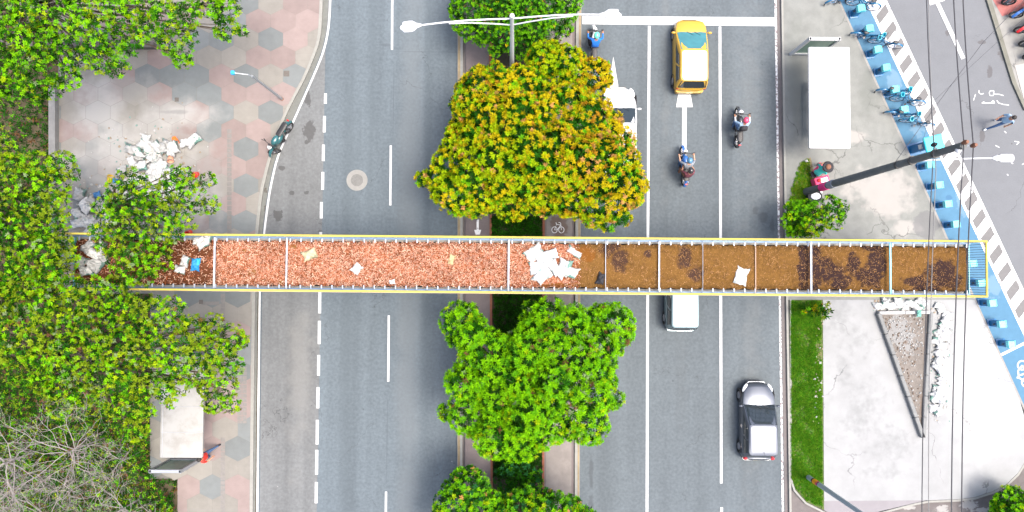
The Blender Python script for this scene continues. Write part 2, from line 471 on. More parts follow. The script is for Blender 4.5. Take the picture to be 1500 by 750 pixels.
strip(ed, vline(1134.5, 1145.3), vline(1137.5, 1148.3), .006)
kstruct('right_edge_line', ed, m_pink_worn)
kstruct('right_gutter', strip(MB(), vline(1137.6, 1149.2), vline(1143, 1155), .010), m_kerb_d)
kstruct('right_kerb', strip(MB(), vline(1143, 1155), vline(1146, 1158.2), -.1, .13), m_kerb)
# manhole cover with its concrete collar
mh = empty('manhole_cover', P3(523, 264, .0), 0, 'round manhole cover in a pale concrete collar in the left road', 'manhole cover')
def disc(mb, r, z, n=40, z0=None, mi=0):
    pts = [(r * math.cos(2 * math.pi * k / n), r * math.sin(2 * math.pi * k / n)) for k in range(n)]
    return mb.sheet(pts, z, mi) if z0 is None else mb.prism(pts, z0, z, mi)
disc(MB(), 15.5 / PPM, .012, z0=-.05).build('collar', gmat('manhole collar', (.19, .19, .18), mid=(5, .2)), mh)
disc(MB(), 9 / PPM, .018, z0=-.05).build('lid', gmat('manhole lid', (.13, .13, .125), mid=(12, .3)), mh)

# ---- median
md = MB()
kstruct('median_kerb', strip(strip(MB(), vline(670.5, 670), vline(678.5, 677.5), -.1, .12), vline(843.5, 841.5), vline(851.5, 848.5), -.1, .12), m_kerb)
kstruct('median_kerb_paint', strip(strip(MB(), vline(671, 670.5), vline(674.5, 674), .126), vline(847.8, 845.5), vline(851, 848), .126), m_tan)
kstruct('median_drain', strip(strip(MB(), vline(678.5, 677.5), vline(683, 681), .02), vline(840, 838.6), vline(843.5, 841.5), .02), m_kerb_d)
kstruct('median_path', strip(strip(MB(), vline(683, 681), vline(716, 719), -.1, .14), vline(798.5, 797), vline(840, 838.6), -.1, .14), [m_slab])
kstruct('median_path_surface', strip(MB(), vline(801, 799.5), vline(838, 836.6), .146), m_slab_r)
kstruct('median_edging', strip(strip(MB(), vline(716, 719), vline(719.5, 722), -.1, .17), vline(795, 794), vline(798.5, 797), -.1, .17), m_brick)
kstruct('median_soil', strip(MB(), vline(719.5, 722), vline(795, 794), .10), m_soil_d)
sy = MB()   # painted path arrow and bicycle
def zseg(mb, pts, wpx, z):
    for a, b in zip(pts[:-1], pts[1:]): seg(mb, a, b, wpx, z)
zseg(sy, [(700, 322), (700, 338)], 3.2, .146); sy.sheet(PX([(695, 337), (705, 337), (703, 344), (697, 344)]), .1465)
for cx in (812, 822):
    zseg(sy, [(cx + 4 * math.cos(a), 337 + 4.5 * math.sin(a)) for a in [i * math.pi / 6 for i in range(13)]], .9, .151)
zseg(sy, [(812, 337), (815, 329), (821, 330), (816, 337), (812, 337)], .9, .152); zseg(sy, [(822, 337), (821, 327), (818, 326)], .9, .153); zseg(sy, [(815, 329), (814, 326)], .9, .154)
kstruct('path_symbols', sy, m_white_worn)

# ---- right pavement, bike lane, zebra hatching, side street
def BL(y): return 1228 + .4545 * y
def BR(y): return 1268 + .472 * y
def BO(y): return 1297 + .474 * y
YA, YB = -170, 1500
LIN = lambda f, o=0: [P(f(y) + o, y) for y in range(YA, YB + 1, 25)]
kstruct("side_street", MB().sheet(PX([(BR(YA), YA), (1150, -250), (1150, -900), (6000, -900), (6000, 1500), (BR(YB), YB)]), -.004), m_asph_s)
kstruct('bike_lane', strip(MB(), LIN(BL), LIN(BR), .006), m_blue)
z = MB()
strip(z, LIN(BR, -.5), LIN(BR, 3.5), .012)
strip(z, LIN(BO, -3), LIN(BO, 1.5), .012)
y = -60.0
k = 0
while y < 760:
    p = 24.0 + y * .006
    h = p * .52
    xi, xo = BR(y) + 3.5, BO(y) - 3
    dy = (xo - xi) * .8
    z.sheet(PX([(BR(y) + 3.5, y), (BR(y + h) + 3.5, y + h), (BO(y + h - dy) - 3, y + h - dy), (BO(y - dy) - 3, y - dy)]), .012)
    y += p; k += 1
kstruct('hatched_buffer', z, m_white_worn)
kstruct('buffer_ground', strip(MB(), LIN(BR, -.5), LIN(BO, 1.5), .002), gmat('buffer tarmac', (.12, .118, .118), mid=(6, .15), fine=(50, .2)))
kstruct('bike_lane_kerb', strip(MB(), LIN(BL, -3.2), LIN(BL, 0), -.1, .12), gmat('bike kerb', (.2, .195, .185), mid=(8, .3)))
# bicycle symbol on the lane at the frame's edge
sy = MB()
for cx, cy in ((1497, 535), (1503, 560)):
    zseg(sy, [(cx + 6.5 * math.cos(a), cy + 6.5 * math.sin(a)) for a in [i * math.pi / 8 for i in range(17)]], 2.4, .013)
zseg(sy, [(1503, 560), (1492, 553), (1491, 543), (1497, 535), (1505, 546), (1492, 550)], 2.4, .014); zseg(sy, [(1492, 553), (1489, 553)], 2.4, .0145)
kstruct('bike_symbol', sy, m_white)
# chalk scribbles on the side street
ch = MB()
for pts in ([(1434, 132), (1434, 136), (1437, 138), (1441, 137)], [(1450, 133), (1456, 133), (1455, 140), (1450, 140), (1449, 136), (1450, 133)], [(1456, 138), (1463, 138), (1470, 140)],
            [(1442, 149), (1437, 151), (1444, 151), (1457, 151), (1455, 147), (1452, 150)], [(1460, 147), (1463, 151), (1470, 153), (1478, 154)], [(1429, 138), (1426, 147)],
            [(1486, 207), (1493, 208), (1489, 212)], [(1497, 241), (1508, 236)], [(1458, 213), (1464, 216)], [(1471, 192), (1474, 195)], [(1481, 238), (1484, 240)], [(1475, 255), (1477, 257)]):
    zseg(ch, pts, 1.3, .003)
kstruct('chalk_scribbles', ch, m_white)

# grey pavement (between the carriageway and the bike lane, above the bridge) and bright slab below
GP = [P(1146 + 12.2 * y / 750, y) for y in (-168, -60, 439)] + [P(BL(439) - 3.2, 439), P(BL(-60) - 3.2, -60), P(BL(-168) - 3.2, -168)]
kstruct('right_pavement', MB().prism(GP, -.1, .12), m_pave_r)
kstruct('lawn_soil', MB().prism(PX([(1157.5, 439), (1203.5, 439), (1205.5, 746), (1180, 734), (1164, 716), (1158.2, 700)]), -.1, .125), m_lawn)
SL = [(1203.5, 439), (BL(439) - 3.2, 439), (BL(585) - 3.2, 585), (1497, 672), (1488, 694), (1470, 709), (1450, 721), (1425, 728), (1400, 732), (1355, 733), (1330, 735), (1205.3, 735)]
kstruct('cement_slab', MB().prism(PX([(1203.5, 439), (BL(439) - 3.2, 439), (BL(585) - 3.2, 585), (1506, 640), (1500, 672), (1488, 692), (1470, 709), (1450, 719), (1425, 727), (1400, 730), (1355, 731.5), (1205.3, 732.5)]), -.1, .14), m_conc_w)
kstruct('slab_apron', MB().prism(PX([(1205.4, 732.5), (1355, 731.5), (1340, 735), (1315, 741), (1290, 747), (1272, 752), (1230, 760), (1205.4, 746)]), -.1, .13), m_lilac)
kr = [(1155.3, 439), (1155.6, 700), (1161, 718), (1178, 737), (1204, 750), (1230, 764), (1275, 756), (1292, 751), (1318, 744), (1342, 738), (1358, 735), (1400, 733.5), (1426, 730.5), (1452, 722), (1472, 712), (1490, 695), (1503, 674)]
kk = MB()
A = PX(kr); B = []
cxy = Vector(P(1330, 580))
for i, a in enumerate(A):
    d = (Vector(A[min(i + 1, len(A) - 1)]) - Vector(A[max(i - 1, 0)])).normalized()
    n = Vector((-d.y, d.x))
    if n.dot(cxy - Vector(a)) < 0: n = -n
    B.append(tuple(Vector(a) + n * .1))
strip(kk, A, B, -.1, .136)
kstruct('slab_kerb', kk, m_kerb)
kstruct('back_street', MB().sheet(PX([(1153, 690), (1153, 1500), (6000, 1500), (6000, 640), (1512, 640), (1500, 672), (1450, 700), (1300, 715), (1204, 715)]), .001), m_asph_d)

# ---- left plaza paved with hexagons
mp = MB(); tint = []
cols = dict(p=(.180, .143, .135), g=(.122, .133, .134), b=(.170, .162, .146))
known = [(398, 58, 'g'), (432, 109, 'g'), (398, 109, 'b'), (360, 109, 'g'), (322, 109, 'p'), (381, 84, 'p'), (416, 84, 'p'), (416, 30, 'p'), (434, 58, 'p'), (452, 84, 'b'), (398, 165, 'g'), (322, 165, 'g'), (381, 136, 'p'), (416, 136, 'p'),
         (380, 190, 'p'), (370, 4, 'g'), (390, 6, 'b'), (420, 5, 'p'), (450, 30, 'p'), (385, 30, 'p'), (460, 8, 'p'), (398, 218, 'p'), (362, 218, 'g'), (380, 245, 'p'), (360, 330, 'g'), (285, 109, 'g'), (250, 109, 'g'),
         (350, 656, 'g'), (350, 712, 'p'), (306, 712, 'g'), (350, 600, 'p'), (350, 490, 'p'), (350, 545, 'g'), (350, 440, 'g'), (306, 656, 'p'), (270, 712, 'p'), (306, 600, 'p'), (330, 684, 'b'), (372, 684, 'b'), (330, 628, 'b')]
def tile_col(px, py):
    best = None
    for kx, ky, c in known:
        d = math.hypot(kx - px, ky - py)
        if d < 17 and (best is None or d < best[0]): best = (d, c)
    c = best[1] if best else R.choices('pgb', (.3, .22, .48))[0]
    c = cols[c]; j = R.uniform(.9, 1.1)
    return tuple(v * j for v in c)
def addtile(pts, z, c, inset=.006):
    cx = sum(p[0] for p in pts) / len(pts); cy = sum(p[1] for p in pts) / len(pts)
    q = []
    for x, y in pts:
        d = math.hypot(x - cx, y - cy) or 1
        q.append((x - (x - cx) / d * inset, y - (y - cy) / d * inset))
    mp.sheet(q, z); tint.append(c)
KBpx = [(a, b) for a, b in KB]
def kerb_clip(poly):
    ys = [p[1] for p in poly]
    out = []
    for i in range(len(KB) - 1):
        (x1, y1), (x2, y2) = KB[i], KB[i + 1]      # going down the photo, y decreases
        if y2 > max(ys) or y1 < min(ys): continue
        q = clip(poly, 0, 1, y1); q = clip(q, 0, -1, -y2) if q else q
        if len(q) < 3: continue
        a, b = (y1 - y2), -(x1 - x2)               # left of the segment
        off = 4.5 / PPM
        q = clip(q, a, b, a * (x1 - off) + b * y1)
        if len(q) >= 3: out.append(q)
    return out
for zone in (0, 1):
    W_, PY_ = ((36.0, 26.7), (37.0, 28.0))[zone]
    X0, Y0 = ((398, 58.7), (350, 656))[zone]
    for r in range(-14, 16):
        py = Y0 + r * PY_
        if zone == 0 and not (-60 < py < 425): continue
        if zone == 1 and not (360 <= py < 830): continue
        for c in range(-14, 8):
            px = X0 + c * W_ + (W_ / 2 if r % 2 else 0)
            if px > 500: continue
            lim = 89.5 if py < 430 else (222 if py < 700 else 262)
            if px < lim - 20: continue
            hw, hh = W_ / 2, PY_ * 2 / 3
            poly = PX([(px, py - hh), (px + hw, py - hh / 2), (px + hw, py + hh / 2), (px, py + hh), (px - hw, py + hh / 2), (px - hw, py - hh / 2)])
            lx = P(lim, py)[0]
            poly = clip(poly, -1, 0, -lx)
            Yc_ = P(200, 389)[1]
            poly = clip(poly, 0, -1, -Yc_) if zone == 0 else clip(poly, 0, 1, Yc_)
            if len(poly) < 3: continue
            poly = ccw(poly)
            cc = tile_col(px, py)
            if poly[0][0] > 1e9: continue
            mx = max(p[0] for p in poly)
            xs_k = np.interp(-poly[0][1], [-k_[1] for k_ in KB], [k_[0] for k_ in KB])
            if mx < xs_k - 1.6: addtile(poly, .142, cc)
            else:
                for q in kerb_clip(poly): addtile(q, .142, cc, .004)
o = mp.build('plaza_tiles', gmat('hexagonal paving', (.3, .3, .3), attr='tint', big=(.5, .14), mid=(3, .14), fine=(35, .12), bump=.2,
    masks=[dict(c=(.262, .258, .248), b=[(200, 230, 120, 90), (260, 170, 80, 35), (150, 160, 60, 60), (290, 300, 60, 60)], amp=.8, ns=.9, soft=.8, k=.9), dict(c=(.19, .187, .18), b=[(240, 200, 60, 70), (300, 250, 40, 60), (140, 250, 40, 60), (200, 130, 60, 30)], amp=1.3, ns=1.6, soft=.8, k=.5),
           dict(c=(.13, .13, .13), b=[(255, 165, 30, 4), (230, 325, 40, 14), (300, 520, 60, 60)], amp=.9, ns=2, soft=.7, k=.5)]), kind='structure')
ca = o.data.color_attributes.new('tint', 'FLOAT_COLOR', 'CORNER')
arr = []
for poly, c in zip(o.data.polygons, tint):
    for _ in range(poly.loop_total): arr += [c[0], c[1], c[2], 1]
ca.data.foreach_set('color', arr)
base = [P(88, -900), P(88, 430), P(222, 430), P(222, 700), P(262, 700), P(262, 1700)]
kp = dens(KERB, -4.5)
kstruct('plaza_base', MB().prism(base + list(reversed(kp)), -.1, .137), gmat('paving grout', (.13, .125, .115), mid=(6, .2)))
# drainage strips of small slabs let into the tiles
ds = MB()
def ladder(x0, x1, y0, y1, step, zz=.148):
    y = y0
    while y < y1:
        ds.sheet(PX([(x0, y), (x1, y), (x1, min(y + step, y1) - .9), (x0, min(y + step, y1) - .9)]), zz); y += step
ladder(334.5, 341, 190, 345, 7); ladder(325, 331.5, 430, 540, 7); ladder(325, 331.5, 640, 800, 7)
ladder(349.5, 356, 537, 620, 6.5); ladder(356.8, 363, 537, 620, 6.5); ladder(297, 323, 441.5, 447.5, 9)
for yy in (537,): pass
kstruct('paving_strips', ds, gmat('small slabs', (.15, .142, .135), mid=(8, .2)))
ut = MB()
for px, py, s_ in ((421, 109, 4.2), (296.5, 442, 3), (261, 147, 3)):
    ut.sheet(PX([(px - s_, py - s_), (px + s_, py - s_), (px + s_, py + s_), (px - s_, py + s_)]), .152)
kstruct('utility_lids', ut, gmat('small dark lids', (.1, .09, .08), mid=(10, .3)))
# low wall that holds back the planted bank on the left
lw = MB(); lw.prism(PX([(79, 120), (88.5, 120), (89, 346), (79.5, 346)]), -.16, .42)
lw.build('low_wall', gmat('low wall concrete', (.17, .17, .165), mid=(4, .3), big=(.6, .2)), label='low grey concrete wall between the planted bank and the plaza', cat='wall')
lw = MB(); lw.prism(PX([(20, 66), (232, 66), (232, 74), (20, 74)]), -.16, .5)
lw.build('low_wall', gmat('low wall dark concrete', (.09, .08, .075), mid=(4, .3)), label='low dark wall crossing under the leaves of the tree at the top left', cat='wall')
# ================================================================== VEGETATION
def leaf_mesh(name, C, N, mi, mats, n_leaf, length, width, el0, el1, parent=None, droop=.25, jit=.3, **kw):
    """whorls of leaves: C centres (k,3), N normals, mi material index per whorl"""
    C = np.asarray(C, float); N = np.asarray(N, float)
    k = len(C)
    N = N + NR.normal(0, jit, N.shape); N /= np.linalg.norm(N, axis=1)[:, None]
    C = np.repeat(C, n_leaf, 0); N = np.repeat(N, n_leaf, 0); m = np.repeat(np.asarray(mi), n_leaf)
    n = len(C)
    ref = np.where(np.abs(N[:, 2:3]) > .9, np.array([[1., 0, 0]]), np.array([[0, 0, 1.]]))
    U = np.cross(N, ref); U /= np.linalg.norm(U, axis=1)[:, None]
    V = np.cross(N, U)
    ph = (np.tile(np.arange(n_leaf), k) * 2.39996 + NR.uniform(0, .6, n))[:, None] + np.repeat(NR.uniform(0, 6.28, k), n_leaf)[:, None]
    el = (np.tile(np.linspace(el0, el1, n_leaf), k) + NR.normal(0, .12, n))[:, None]
    D = np.cos(el) * (np.cos(ph) * U + np.sin(ph) * V) + np.sin(el) * N
    S = np.cross(D, N); S /= (np.linalg.norm(S, axis=1)[:, None] + 1e-9)
    L = length * NR.uniform(.7, 1.2, (n, 1)); Wd = width * NR.uniform(.8, 1.2, (n, 1))
    up = np.cross(S, D); up *= np.sign((up * N).sum(1))[:, None]
    A = C + D * L * .06
    mid = C + D * L * .52 + up * L * .06
    T = C + D * L - up * L * droop * .5
    V4 = np.stack([A, mid + S * Wd / 2, T, mid - S * Wd / 2], 1).reshape(-1, 3)
    me = bpy.data.meshes.new(name)
    me.vertices.add(n * 4); me.vertices.foreach_set('co', V4.ravel())
    me.loops.add(n * 4); me.loops.foreach_set('vertex_index', np.arange(n * 4, dtype=np.int32))
    me.polygons.add(n); me.polygons.foreach_set('loop_start', np.arange(0, n * 4, 4, dtype=np.int32))
    for mm in mats: me.materials.append(mm)
    me.polygons.foreach_set('material_index', m.astype(np.int32))
    me.update(); me.validate()
    o = bpy.data.objects.new(name, me); COL.objects.link(o)
    if parent is not None: o.parent = parent
    return tag(o, **kw)

def crown_lobes(poly, sp, rad, h0, dome, D, tries=2500, edge=.9, squash=.75, hj=.3, rmin=.65):
    xs = [p[0] for p in poly]; ys = [p[1] for p in poly]
    out = []
    for big in (1.15, 1.0, rmin):
        for _ in range(tries):
            x, y = R.uniform(min(xs), max(xs)), R.uniform(min(ys), max(ys))
            if not in_poly(x, y, poly): continue
            r = rad * big * R.uniform(.85, 1.12)
            d = edge_dist(x, y, poly)
            if d < r * edge: continue
            if any(math.hypot(x - a, y - b) < sp * (.5 + .5 * (r / rad)) * .9 for a, b, _, _ in out): continue
            q = min(1, d / D)
            out.append((x, y, r, h0 + dome * (1 - (1 - q) ** 2) + R.uniform(-hj, hj)))
    L = []
    for x, y, r, h in out:
        c = P3(x, y, h)
        L.append((c, r * (HC - h) / FP, squash))
    return L
def sample_crown(L, dens, zmin=-.15, inside=.86, thin=0.0, shell=(.93, 1.04)):
    C, N = [], []
    cs = np.array([tuple(l[0]) for l in L]); rs = np.array([l[1] for l in L]); sq = L[0][2]
    for i, (c, r, s) in enumerate(L):
        n = int(dens * 4 * math.pi * r * r)
        d = NR.normal(0, 1, (n, 3)); d /= np.linalg.norm(d, axis=1)[:, None]
        d = d[d[:, 2] > zmin]
        p = np.array(tuple(c)) + d * r * NR.uniform(shell[0], shell[1], (len(d), 1)) * np.array([1, 1, s])
        dd = (p[:, None, :] - cs[None]) / np.array([1, 1, s])
        q = np.sqrt((dd ** 2).sum(2)) / rs[None]; q[:, i] = 9
        ok = q.min(1) > inside
        if thin: ok &= NR.uniform(0, 1, len(ok)) > thin
        C.append(p[ok]); N.append(d[ok])
    return np.concatenate(C), np.concatenate(N)
def topx(C):      # world -> photo pixels (numpy)
    M = np.array(CM.transposed())
    d = (C - np.array([0, 0, HC])) @ M.T
    return 750 + FP * d[:, 0] / -d[:, 2], 375 - FP * d[:, 1] / -d[:, 2]
m_bark = gmat('bark grey brown', (.10, .075, .055), big=(2, .2), mid=(14, .3), fine=(50, .2), bump=.6)
m_bark_p = gmat('bark pale grey', (.23, .21, .20), big=(2, .25), mid=(14, .25), fine=(50, .2), bump=.4)
def limbs(root, base, L, r0, mat, nmax=22, hfork=None, sub=True, name='trunk'):
    base = Vector(base)
    cen = sum((l[0] for l in L), Vector()) / len(L)
    hf = hfork or cen.z * .45
    fork = base + (cen - base) * .25; fork.z = hf
    mb = MB()
    mb.tube([base, base + Vector((.03, .02, hf * .5)), fork], [r0 * 1.25, r0, r0 * .85], 10)
    sel = sorted(L, key=lambda l: -l[1])[:nmax]
    for c, r, s in sel:
        mid = fork.lerp(c, .5) + Vector((R.uniform(-.2, .2), R.uniform(-.2, .2), .15))
        mb.tube([fork, mid, c - Vector((0, 0, r * .1))], [r0 * .5, r0 * .28, r0 * .1], 6)
        for _ in range(4):
            d = Vector((R.uniform(-1, 1), R.uniform(-1, 1), R.uniform(-.1, .9))).normalized() * r * .85
            mb.tube([mid.lerp(c, .6), c + d * .5, c + d], [r0 * .12, r0 * .07, r0 * .03], 4)
    return mb.build(name, mat, root, smooth=True)

GREEN = dict(
    lime=leafmat('leaf lime', (.27, .38, .004)), yell=leafmat('leaf flush yellow', (.40, .325, .005)), oran=leafmat('leaf flush orange', (.35, .185, .012)),
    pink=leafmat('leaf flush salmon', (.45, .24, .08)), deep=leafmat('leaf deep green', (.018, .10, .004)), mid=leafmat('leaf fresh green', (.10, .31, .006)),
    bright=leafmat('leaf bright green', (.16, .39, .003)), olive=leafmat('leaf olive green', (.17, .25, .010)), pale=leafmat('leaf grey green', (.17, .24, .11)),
    dark=leafmat('leaf green darkened as shade', (.014, .05, .005)), dry=leafmat('leaf dry brown', (.13, .065, .03)), blue=leafmat('leaf bluish green', (.02, .11, .03)))  # the dark green holds the shade between leaves in its colour

def make_tree(name, label, poly, base_px, sp, rad, h0, dome, D, dens, mix, n_leaf, ln, wd, el=(.15, 1.0), r0=.16, squash=.75, pick=None, bark=None,
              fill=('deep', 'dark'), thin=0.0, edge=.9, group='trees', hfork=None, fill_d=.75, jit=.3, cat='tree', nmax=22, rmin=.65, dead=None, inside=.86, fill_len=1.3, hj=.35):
    L = crown_lobes(poly, sp, rad, h0, dome, D, edge=edge, squash=squash, rmin=rmin, hj=hj)
    root = empty(name, P3(base_px[0], base_px[1], .1), 0, label, cat, group)
    bx = root.location
    C, N = sample_crown(L, dens, thin=thin, inside=inside)
    N = N * np.array([1, 1, .8]) + np.array([0, 0, .55]); N /= np.linalg.norm(N, axis=1)[:, None]
    keys = list(mix)
    px, py = topx(C)
    if not pick:
        o_ = [R.uniform(0, 300) for _ in keys]; sc_ = [R.uniform(9, 16) for _ in keys]
        pick = patchy(None, {k: (lambda x, y, k=k, i=i: mix[k] * (.15 + 2.2 * wav(x + o_[i], y - o_[i], sc_[i]) ** 2)) for i, k in enumerate(keys)})
    mi = pick(px, py, keys)
    # neighbouring whorls tend to share a tone
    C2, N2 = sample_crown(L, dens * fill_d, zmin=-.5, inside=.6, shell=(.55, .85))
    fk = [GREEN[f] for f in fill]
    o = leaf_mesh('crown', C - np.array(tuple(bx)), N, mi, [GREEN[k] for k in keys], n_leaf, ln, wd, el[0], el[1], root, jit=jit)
    # inner foliage, shade put into its darker leaf colours: join into one mesh
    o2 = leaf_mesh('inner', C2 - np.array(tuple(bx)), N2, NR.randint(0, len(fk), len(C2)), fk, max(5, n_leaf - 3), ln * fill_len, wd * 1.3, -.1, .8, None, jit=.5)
    join_mesh(o, o2)
    limbs(root, (0, 0, 0), [(l[0] - bx, l[1], l[2]) for l in L], r0, bark or m_bark, nmax=nmax, hfork=hfork)
    return root, L
def join_mesh(a, b):
    """append mesh b (own slots) to mesh a"""
    ma, mb_ = a.data, b.data
    na, nb = len(ma.vertices), len(mb_.vertices)
    va = np.empty(na * 3); ma.vertices.foreach_get('co', va); vb = np.empty(nb * 3); mb_.vertices.foreach_get('co', vb)
    ia = np.empty(len(ma.polygons), np.int32); ma.polygons.foreach_get('material_index', ia)
    ib = np.empty(len(mb_.polygons), np.int32); mb_.polygons.foreach_get('material_index', ib)
    off = len(ma.materials)
    me = bpy.data.meshes.new(ma.name)
    n = na + nb; f = len(ia) + len(ib)
    me.vertices.add(n); me.vertices.foreach_set('co', np.concatenate([va, vb]))
    me.loops.add(f * 4); me.loops.foreach_set('vertex_index', np.arange(f * 4, dtype=np.int32))
    me.polygons.add(f); me.polygons.foreach_set('loop_start', np.arange(0, f * 4, 4, dtype=np.int32))
    for m in list(ma.materials) + list(mb_.materials): me.materials.append(m)
    me.polygons.foreach_set('material_index', np.concatenate([ia, ib + off]).astype(np.int32))
    me.update()
    a.data = me
    bpy.data.objects.remove(b)

def patchy(keys, fields):
    """fields: list of (function(px,py)->weight) in key order"""
    def f(px, py, ks):
        Wt = np.stack([np.clip(fields[k](px, py), .005, None) for k in ks], 1)
        Wt = Wt / Wt.sum(1)[:, None]
        r = NR.uniform(0, 1, len(px))[:, None]
        return (np.cumsum(Wt, 1) < r).sum(1).clip(0, len(ks) - 1)
    return f
_ph = NR.uniform(0, 6.28, 12)
def wav(px, py, s=40):   # soft pseudo noise 0..1
    return .5 + .25 * np.sin(px / s + _ph[0] + 1.3 * np.sin(py / s * 1.1 + _ph[1])) + .25 * np.sin(py / s * .9 + _ph[2] + 1.5 * np.sin(px / s * .8 + _ph[3]))

# big yellow-orange tree on the median
T1 = [(690, 96), (715, 88), (745, 92), (775, 96), (800, 112), (845, 118), (868, 132), (895, 150), (921, 166), (926, 200), (938, 232), (950, 280), (946, 300), (930, 318), (926, 340), (900, 344), (878, 338), (850, 342), (838, 322), (815, 315),
      (790, 322), (768, 318), (745, 326), (722, 316), (700, 326), (665, 322), (640, 306), (632, 285), (610, 268), (609, 254), (632, 240), (630, 222), (650, 205), (652, 180), (662, 165), (655, 140), (672, 118)]
f1 = dict(lime=lambda x, y: .3 + 3.2 * np.clip((170 - (x - 610) * .9 + (y - 200) * 1.1) / 220, 0, 1),
          yell=lambda x, y: 1.0 + 0 * x, oran=lambda x, y: .08 + .26 * np.clip((x - 640) / 300, 0, 1) * wav(x, y, 35),
          pink=lambda x, y: .03 + .16 * np.clip((x - 780) / 170, 0, 1) + .1 * wav(y, x, 25), mid=lambda x, y: .10 + .3 * (wav(x, y, 18) > .62), deep=lambda x, y: .10 + .3 * (wav(y, x, 16) > .66))
make_tree('broadleaf_tree', 'large dense tree on the median covered in yellow and orange new leaves', T1, (762, 225), 28, 26, 4.3, 2.2, 110, 27, {k: 1 for k in f1}, 15, .150, .040,
          pick=patchy(None, f1), group='trees on the median', r0=.2, rmin=.5, hj=.5)
T1b = [(770, 88), (778, 70), (800, 61), (830, 62), (850, 72), (858, 82), (880, 84), (898, 96), (900, 118), (888, 136), (862, 140), (840, 132), (800, 118), (780, 108)]
f1b = dict(lime=lambda x, y: 1.3 - 1.2 * np.clip((x - 835) / 30, 0, 1), yell=lambda x, y: .3 + .7 * np.clip((x - 830) / 40, 0, 1), oran=lambda x, y: .03 + .35 * np.clip((x - 840) / 30, 0, 1), mid=lambda x, y: .12 + 0 * x)
make_tree('broadleaf_tree', 'smaller lime green tree touching the upper right of the big yellow tree', T1b, (820, 120), 24, 21, 4.0, .9, 40, 30, {k: 1 for k in f1b}, 15, .140, .040,
          pick=patchy(None, f1b), group='trees on the median', r0=.12, rmin=.55)
# green tree below the bridge
T2 = [(650, 452), (668, 441), (700, 443), (716, 456), (722, 478), (738, 490), (756, 474), (766, 442), (795, 436), (822, 444), (860, 448), (885, 444), (912, 446), (928, 470), (926, 498), (914, 525), (905, 548), (918, 585), (915, 602), (890, 615), (892, 632), (868, 656), (842, 648), (815, 652),
      (798, 656), (785, 678), (760, 672), (735, 682), (712, 672), (692, 668), (688, 645), (665, 625), (643, 612), (640, 598), (662, 580), (650, 560), (660, 540), (658, 512), (645, 490)]
f2 = dict(bright=lambda x, y: 1.0 + .8 * wav(x, y, 28), mid=lambda x, y: .75 + 0 * x, deep=lambda x, y: .10 + .18 * (wav(y, x, 17) > .6), lime=lambda x, y: .10 + .45 * np.clip((y - 560) / 90, 0, 1) * wav(x, y, 20),
          dry=lambda x, y: .03 + .16 * np.exp(-((x - 850) ** 2 + (y - 520) ** 2) / 2500.), pale=lambda x, y: .02 + .13 * np.exp(-((x - 850) ** 2 + (y - 500) ** 2) / 3000.))
make_tree('broadleaf_tree', 'large bright green tree on the median just below the footbridge', T2, (775, 560), 31, 26, 4.3, 2.0, 100, 28, {k: 1 for k in f2}, 14, .165, .036,
          pick=patchy(None, f2), group='trees on the median', r0=.2, rmin=.5, hj=.6)
T3 = [(650, 694), (675, 682), (700, 690), (718, 706), (732, 722), (760, 712), (790, 712), (825, 722), (855, 734), (885, 748), (900, 800), (720, 830), (610, 800), (628, 745), (645, 725)]
f3 = dict(mid=lambda x, y: .9 + 0 * x, deep=lambda x, y: .5 + .9 * np.clip((715 - y) / 20, 0, 1), bright=lambda x, y: .35 + 0 * x, blue=lambda x, y: .25 + 0 * x, lime=lambda x, y: .05 + .25 * np.clip((y - 720) / 20, 0, 1), pink=lambda x, y: .05 + 0 * x)
make_tree('broadleaf_tree', 'dark green tree on the median cut off by the bottom edge of the photo', T3, (740, 800), 30, 25, 2.8, 1.1, 60, 28, {k: 1 for k in f3}, 12, .15, .038,
          pick=patchy(None, f3), group='trees on the median', r0=.14, rmin=.5)
T3b = [(725, 690), (745, 676), (775, 678), (790, 690), (800, 702), (795, 722), (765, 726), (728, 722)]
make_tree('shrub', 'small bluish green shrub in the shade between the two lower median trees', T3b, (760, 702), 16, 16, 1.0, .5, 20, 16, dict(blue=.5, deep=.4, mid=.25), 9, .17, .055, group='shrubs', r0=.05, cat='shrub', hfork=.4, thin=.3)
T0 = [(655, 12), (662, -10), (665, -60), (855, -60), (857, 5), (845, 30), (838, 52), (820, 68), (790, 82), (762, 88), (735, 92), (712, 86), (700, 66), (682, 62), (662, 42)]
f0 = dict(mid=lambda x, y: .8 + 0 * x, deep=lambda x, y: .25 + .7 * (wav(x, y, 16) > .55), bright=lambda x, y: .4 * wav(y, x, 20) + .1, blue=lambda x, y: .12 + 0 * x, dry=lambda x, y: .03 + .25 * np.exp(-((x - 712) ** 2 + (y - 0) ** 2) / 300.), yell=lambda x, y: .015 + 0 * x)
make_tree('broadleaf_tree', 'low dense green tree on the median under the double street lamp', T0, (755, 0), 27, 22, 2.3, 1.0, 50, 44, {k: 1 for k in f0}, 10, .11, .034,
          pick=patchy(None, f0), group='trees on the median', r0=.12, rmin=.5)

